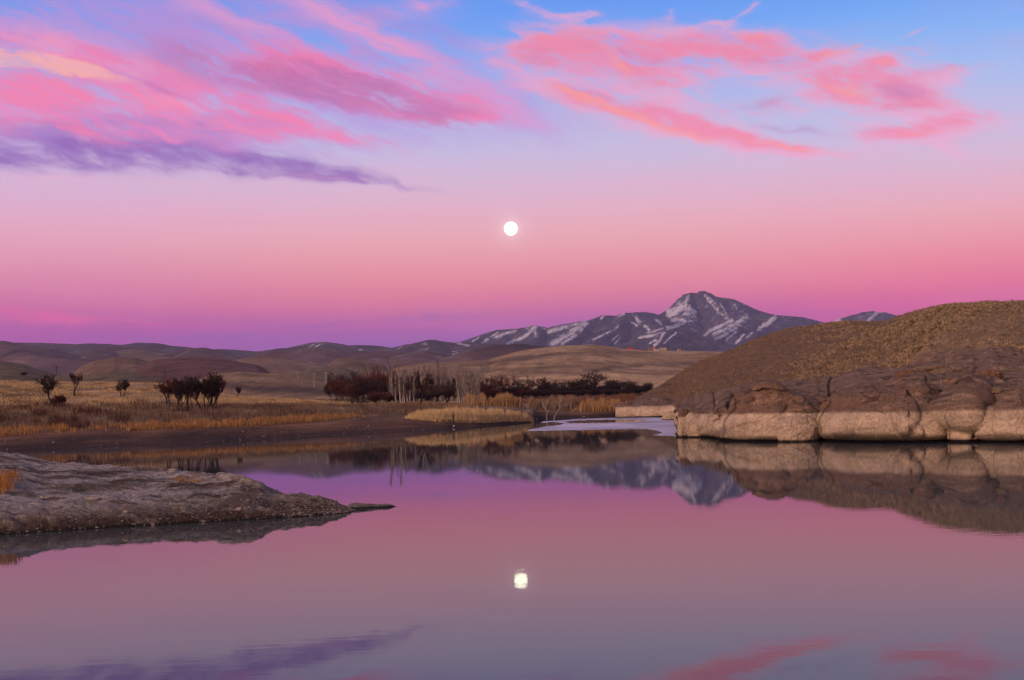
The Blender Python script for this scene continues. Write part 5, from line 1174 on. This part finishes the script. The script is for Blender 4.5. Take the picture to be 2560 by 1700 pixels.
# unfinished frame building: slabs, columns, back wall
p = at(1657.5, 877.8, B-5); m_ = (B-5)/F; w = 15.5*m_/2; H = 9.*m_
e = empty('building', tuple(p), 'unfinished pale concrete building with open window holes and bare roof columns', 'building')
wm = []
nx = 4
for s_ in range(2):
    z0_, z1_ = H*.44*s_-(1.5 if s_ == 0 else 0), H*.44*(s_+1)
    for i in range(nx+1):
        xc = -w+2*w*i/nx; wm.append(boxm(xc-.28, xc+.28, 0, .5, z0_, z1_-.4))
    wm.append(boxm(-w-.1, w+.1, -.05, 7., z1_-.38, z1_))
v, f = join(wm); link('frame', mesh_np('frame', v, f, CM_['cream'], False), e)
v, f = join([boxm(-w, -w/2-.3, .1, .3, 0, H*.44-.4), boxm(w/2+.3, w, .1, .3, H*.44+.01, H*.88-.4), boxm(-w/2+.3, -.3, .1, .3, H*.44+.01, H*.62), boxm(-w, w, 4, 4.2, -1, H*.88-.4)]); link('wall', mesh_np('wall', v, f, CM_['cream'], False), e)
for i in range(nx+1):
    xc = -w+2*w*i/nx; v, f = boxm(xc-.14, xc+.14, 0, .28, H*.88+.003, H*1.02); link('column', mesh_np('column', v, f, CM_['cream'], False), e)
# utility poles
PG = plain('pole_concrete', (.26, .23, .24), .1, 2.); PD = plain('pole_dark', (.04, .03, .035), .1, 2.)
def pole(px, py0, py1, d, mat_, lab, arm=1.6, r=.14):
    t, k = tk(px, py0); zt = CAMZ+float(tk(px, py1)[1])*d; t = float(t); z0 = min(float(gz(np.array([t]), np.array([d*1.]))[0]), CAMZ+float(k)*d)-.3
    e = empty('utility_pole', (t*d, d, z0), lab, 'pole'); H = zt-z0
    v, f = prisms([(0, 0, 0, 0, 0, H, r*1.25, r*.8)], 8); link('post', mesh_np('post', v, f, mat_, True), e)
    v, f = boxm(-arm/2, arm/2, -r-.06, -r+.06, H-.7, H-.52); link('crossarm', mesh_np('crossarm', v, f, mat_, False), e)
pole(141, 934, 913, 640, PD, 'dark pole on the left field before the middle hills')
pole(412, 941, 928, 700, PD, 'faint dark pole under the reddish hill')
pole(744.5, 940, 927, 560, PG, 'pale pole on the slope left of the thicket, leftmost of the pale ones')
pole(785.5, 948, 932, 520, PG, 'pale pole midway between the leftmost one and the pair')
pole(813.3, 952, 930, 480, PG, 'left pole of the pale pair beside the thicket')
pole(816.6, 952, 930, 485, PG, 'right pole of the pale pair beside the thicket')
pole(1753, 880, 847, 1060, PD, 'tall thin dark pole right of the ridge village', 1.2, .12)
# thin mast on the far crest
p0 = at(664.5, 882, 4880); zt = CAMZ+float(tk(664.5, 872.5)[1])*4880
e = empty('mast', (p0[0], 4880, p0[2]-3), 'thin mast on the crest of the far purple hills', 'mast')
v, f = prisms([(0, 0, 0, 0, 0, zt-p0[2]+3, .9, .5)], 6); link('post', mesh_np('post', v, f, PD, True), e)
# pale stones and litter on the mud: one scattered surface
rs = np.random.default_rng(5)
def stones(name, pts, sizes, mat_, lab):
    ico = np.array([(0, 0, 1.), (.89, 0, .45), (.28, .85, .45), (-.72, .53, .45), (-.72, -.53, .45), (.28, -.85, .45), (.72, .53, -.45), (-.28, .85, -.45), (-.89, 0, -.45), (-.28, -.85, -.45), (.72, -.53, -.45), (0, 0, -1)])
    fi = np.array([(0, 1, 2), (0, 2, 3), (0, 3, 4), (0, 4, 5), (0, 5, 1), (1, 6, 2), (2, 7, 3), (3, 8, 4), (4, 9, 5), (5, 10, 1), (6, 7, 2), (7, 8, 3), (8, 9, 4), (9, 10, 5), (10, 6, 1), (11, 7, 6), (11, 8, 7), (11, 9, 8), (11, 10, 9), (11, 6, 10)])
    n = len(pts); jit = 1+rs.uniform(-.28, .28, (n, 12, 1)); sc = rs.uniform(.6, 1.3, (n, 1, 3))*[1, 1, .6]
    v = pts[:, None, :]+ico[None]*jit*sc*sizes[:, None, None]
    f = (np.arange(n)*12)[:, None, None]+fi[None]
    g_ = rs.uniform(.55, 1.5, (n, 1)); c = np.repeat(mat_[None]*g_, 12, 0)
    return tag(link(name, mesh_np(name, v.reshape(-1, 3), f.reshape(-1, 3), BLADE, False, np.clip(c, .006, .9))), lab, kind='stuff')
sd0 = lambda t: shore(t)-1; sd1 = lambda t: shore(t)+16
P0, px, t, d, q = scatter(420, -100, 1290, sd0, sd1, lambda px, t, d, q: .25+.75*ss(500, 640, px)*ss(900, 760, px), 61)
stones('shore_stones', P0+[0, 0, .02], rs.uniform(.02, .075, len(P0))*(1+1.2*(rs.uniform(0, 1, len(P0)) > .95)), np.array([.26, .23, .22]), 'scattered pale pebbles on the muddy left shore')
F_ = NP[6:, :, :].reshape(-1, 3); ok = (F_[:, 2] > .02) & (F_[:, 1] < 52) & (F_[:, 0] > -24); F_ = F_[ok]
wl = 1/(.15+F_[:, 2])**1.3; ix = rs.choice(len(F_), 4200, p=wl/wl.sum())
stones('rock_pebbles', F_[ix]+[0, 0, -.005], rs.gamma(2., .009, len(ix))+.005, np.array([.15, .125, .112]), 'small stones and gravel lying over the grey rock')
# a few larger pale stones lying on the grey rock
for cx, cy, w_, h_, sd, lab in [(228, 1248, 24, 7, 71, 'flat pale stone slab lying on the grey rock'), (141, 1268, 13, 6, 72, 'rounded beige stone near the left edge of the grey rock'), (105, 1243, 6, 5, 73, 'small grey stone above the rounded beige stone'),
                                (433, 1174, 11, 4, 74, 'rounded pale stone on the crest of the grey rock'), (598, 1273, 7, 5, 75, 'little upright stone at the middle of the grey rock'), (315, 1279, 8, 4, 76, 'brown stone low on the grey rock'), (645, 1282, 7, 4, 77, 'small tan stone near the tip of the grey rock')]:
    i = np.argmin((NPX-cx)**2+(NPY-cy)**2); q_ = NP.reshape(-1, 3)[i]; mm = q_[1]/F
    boulder('stone', (q_[0], q_[1], q_[2]), (w_*mm, w_*mm*.8, h_*mm), sd, lab, np.array([.27, .225, .19]), n=22, group='loose stones on the grey rock')
for cx, cy, sz, sd, lab in [(1135, 1068, .17, 81, 'pale round stone at the foot of the tan reeds'), (1460, 1041, .18, 82, 'white stone on the far bank behind the ice')]:
    t, k = tk(cx, cy); t = float(t); dd_ = float(shore(t))+1.0; z = float(gz(np.array([t]), np.array([dd_]))[0])
    boulder('stone', (t*dd_, dd_, z+.1), (sz, sz, sz*.8), sd, lab, np.array([.33, .29, .26]), n=20, group='pale stones on the shore')
# beige block in front of the grove
p = at(1007.5, 1014, 290); z = float(gz(np.array([p[0]/290]), np.array([290.]))[0])
boulder('stone', (p[0], 290, z+.25), (.45, .4, .42), 91, 'square beige block under the white poplars', np.array([.36, .22, .15]), n=20, power=5, rough=.03, group=None)
# ------------------------------------------------------------------ the air between here and the mountains
v, f = boxm(-14500, 14500, -3000, 11600, -3.8, 780)
m, nt, b = new_mat('air'); nt.nodes.remove(b)
pv = N(nt, 'ShaderNodeVolumePrincipled'); pv.inputs['Density'].default_value = HAZE
pv.inputs['Color'].default_value = (.50, .50, .95, 1); pv.inputs['Anisotropy'].default_value = 0
nt.links.new(pv.outputs[0], nt.nodes['Material Output'].inputs['Volume'])
tag(link('haze', mesh_np('haze', v, f, m, False)), kind='stuff')
# ------------------------------------------------------------------ render settings
scene.render.engine = 'CYCLES'
scene.view_settings.view_transform = 'Standard'; scene.view_settings.look = 'None'
scene.view_settings.exposure = 0; scene.view_settings.gamma = 1
scene.render.resolution_x = 1024; scene.render.resolution_y = 680
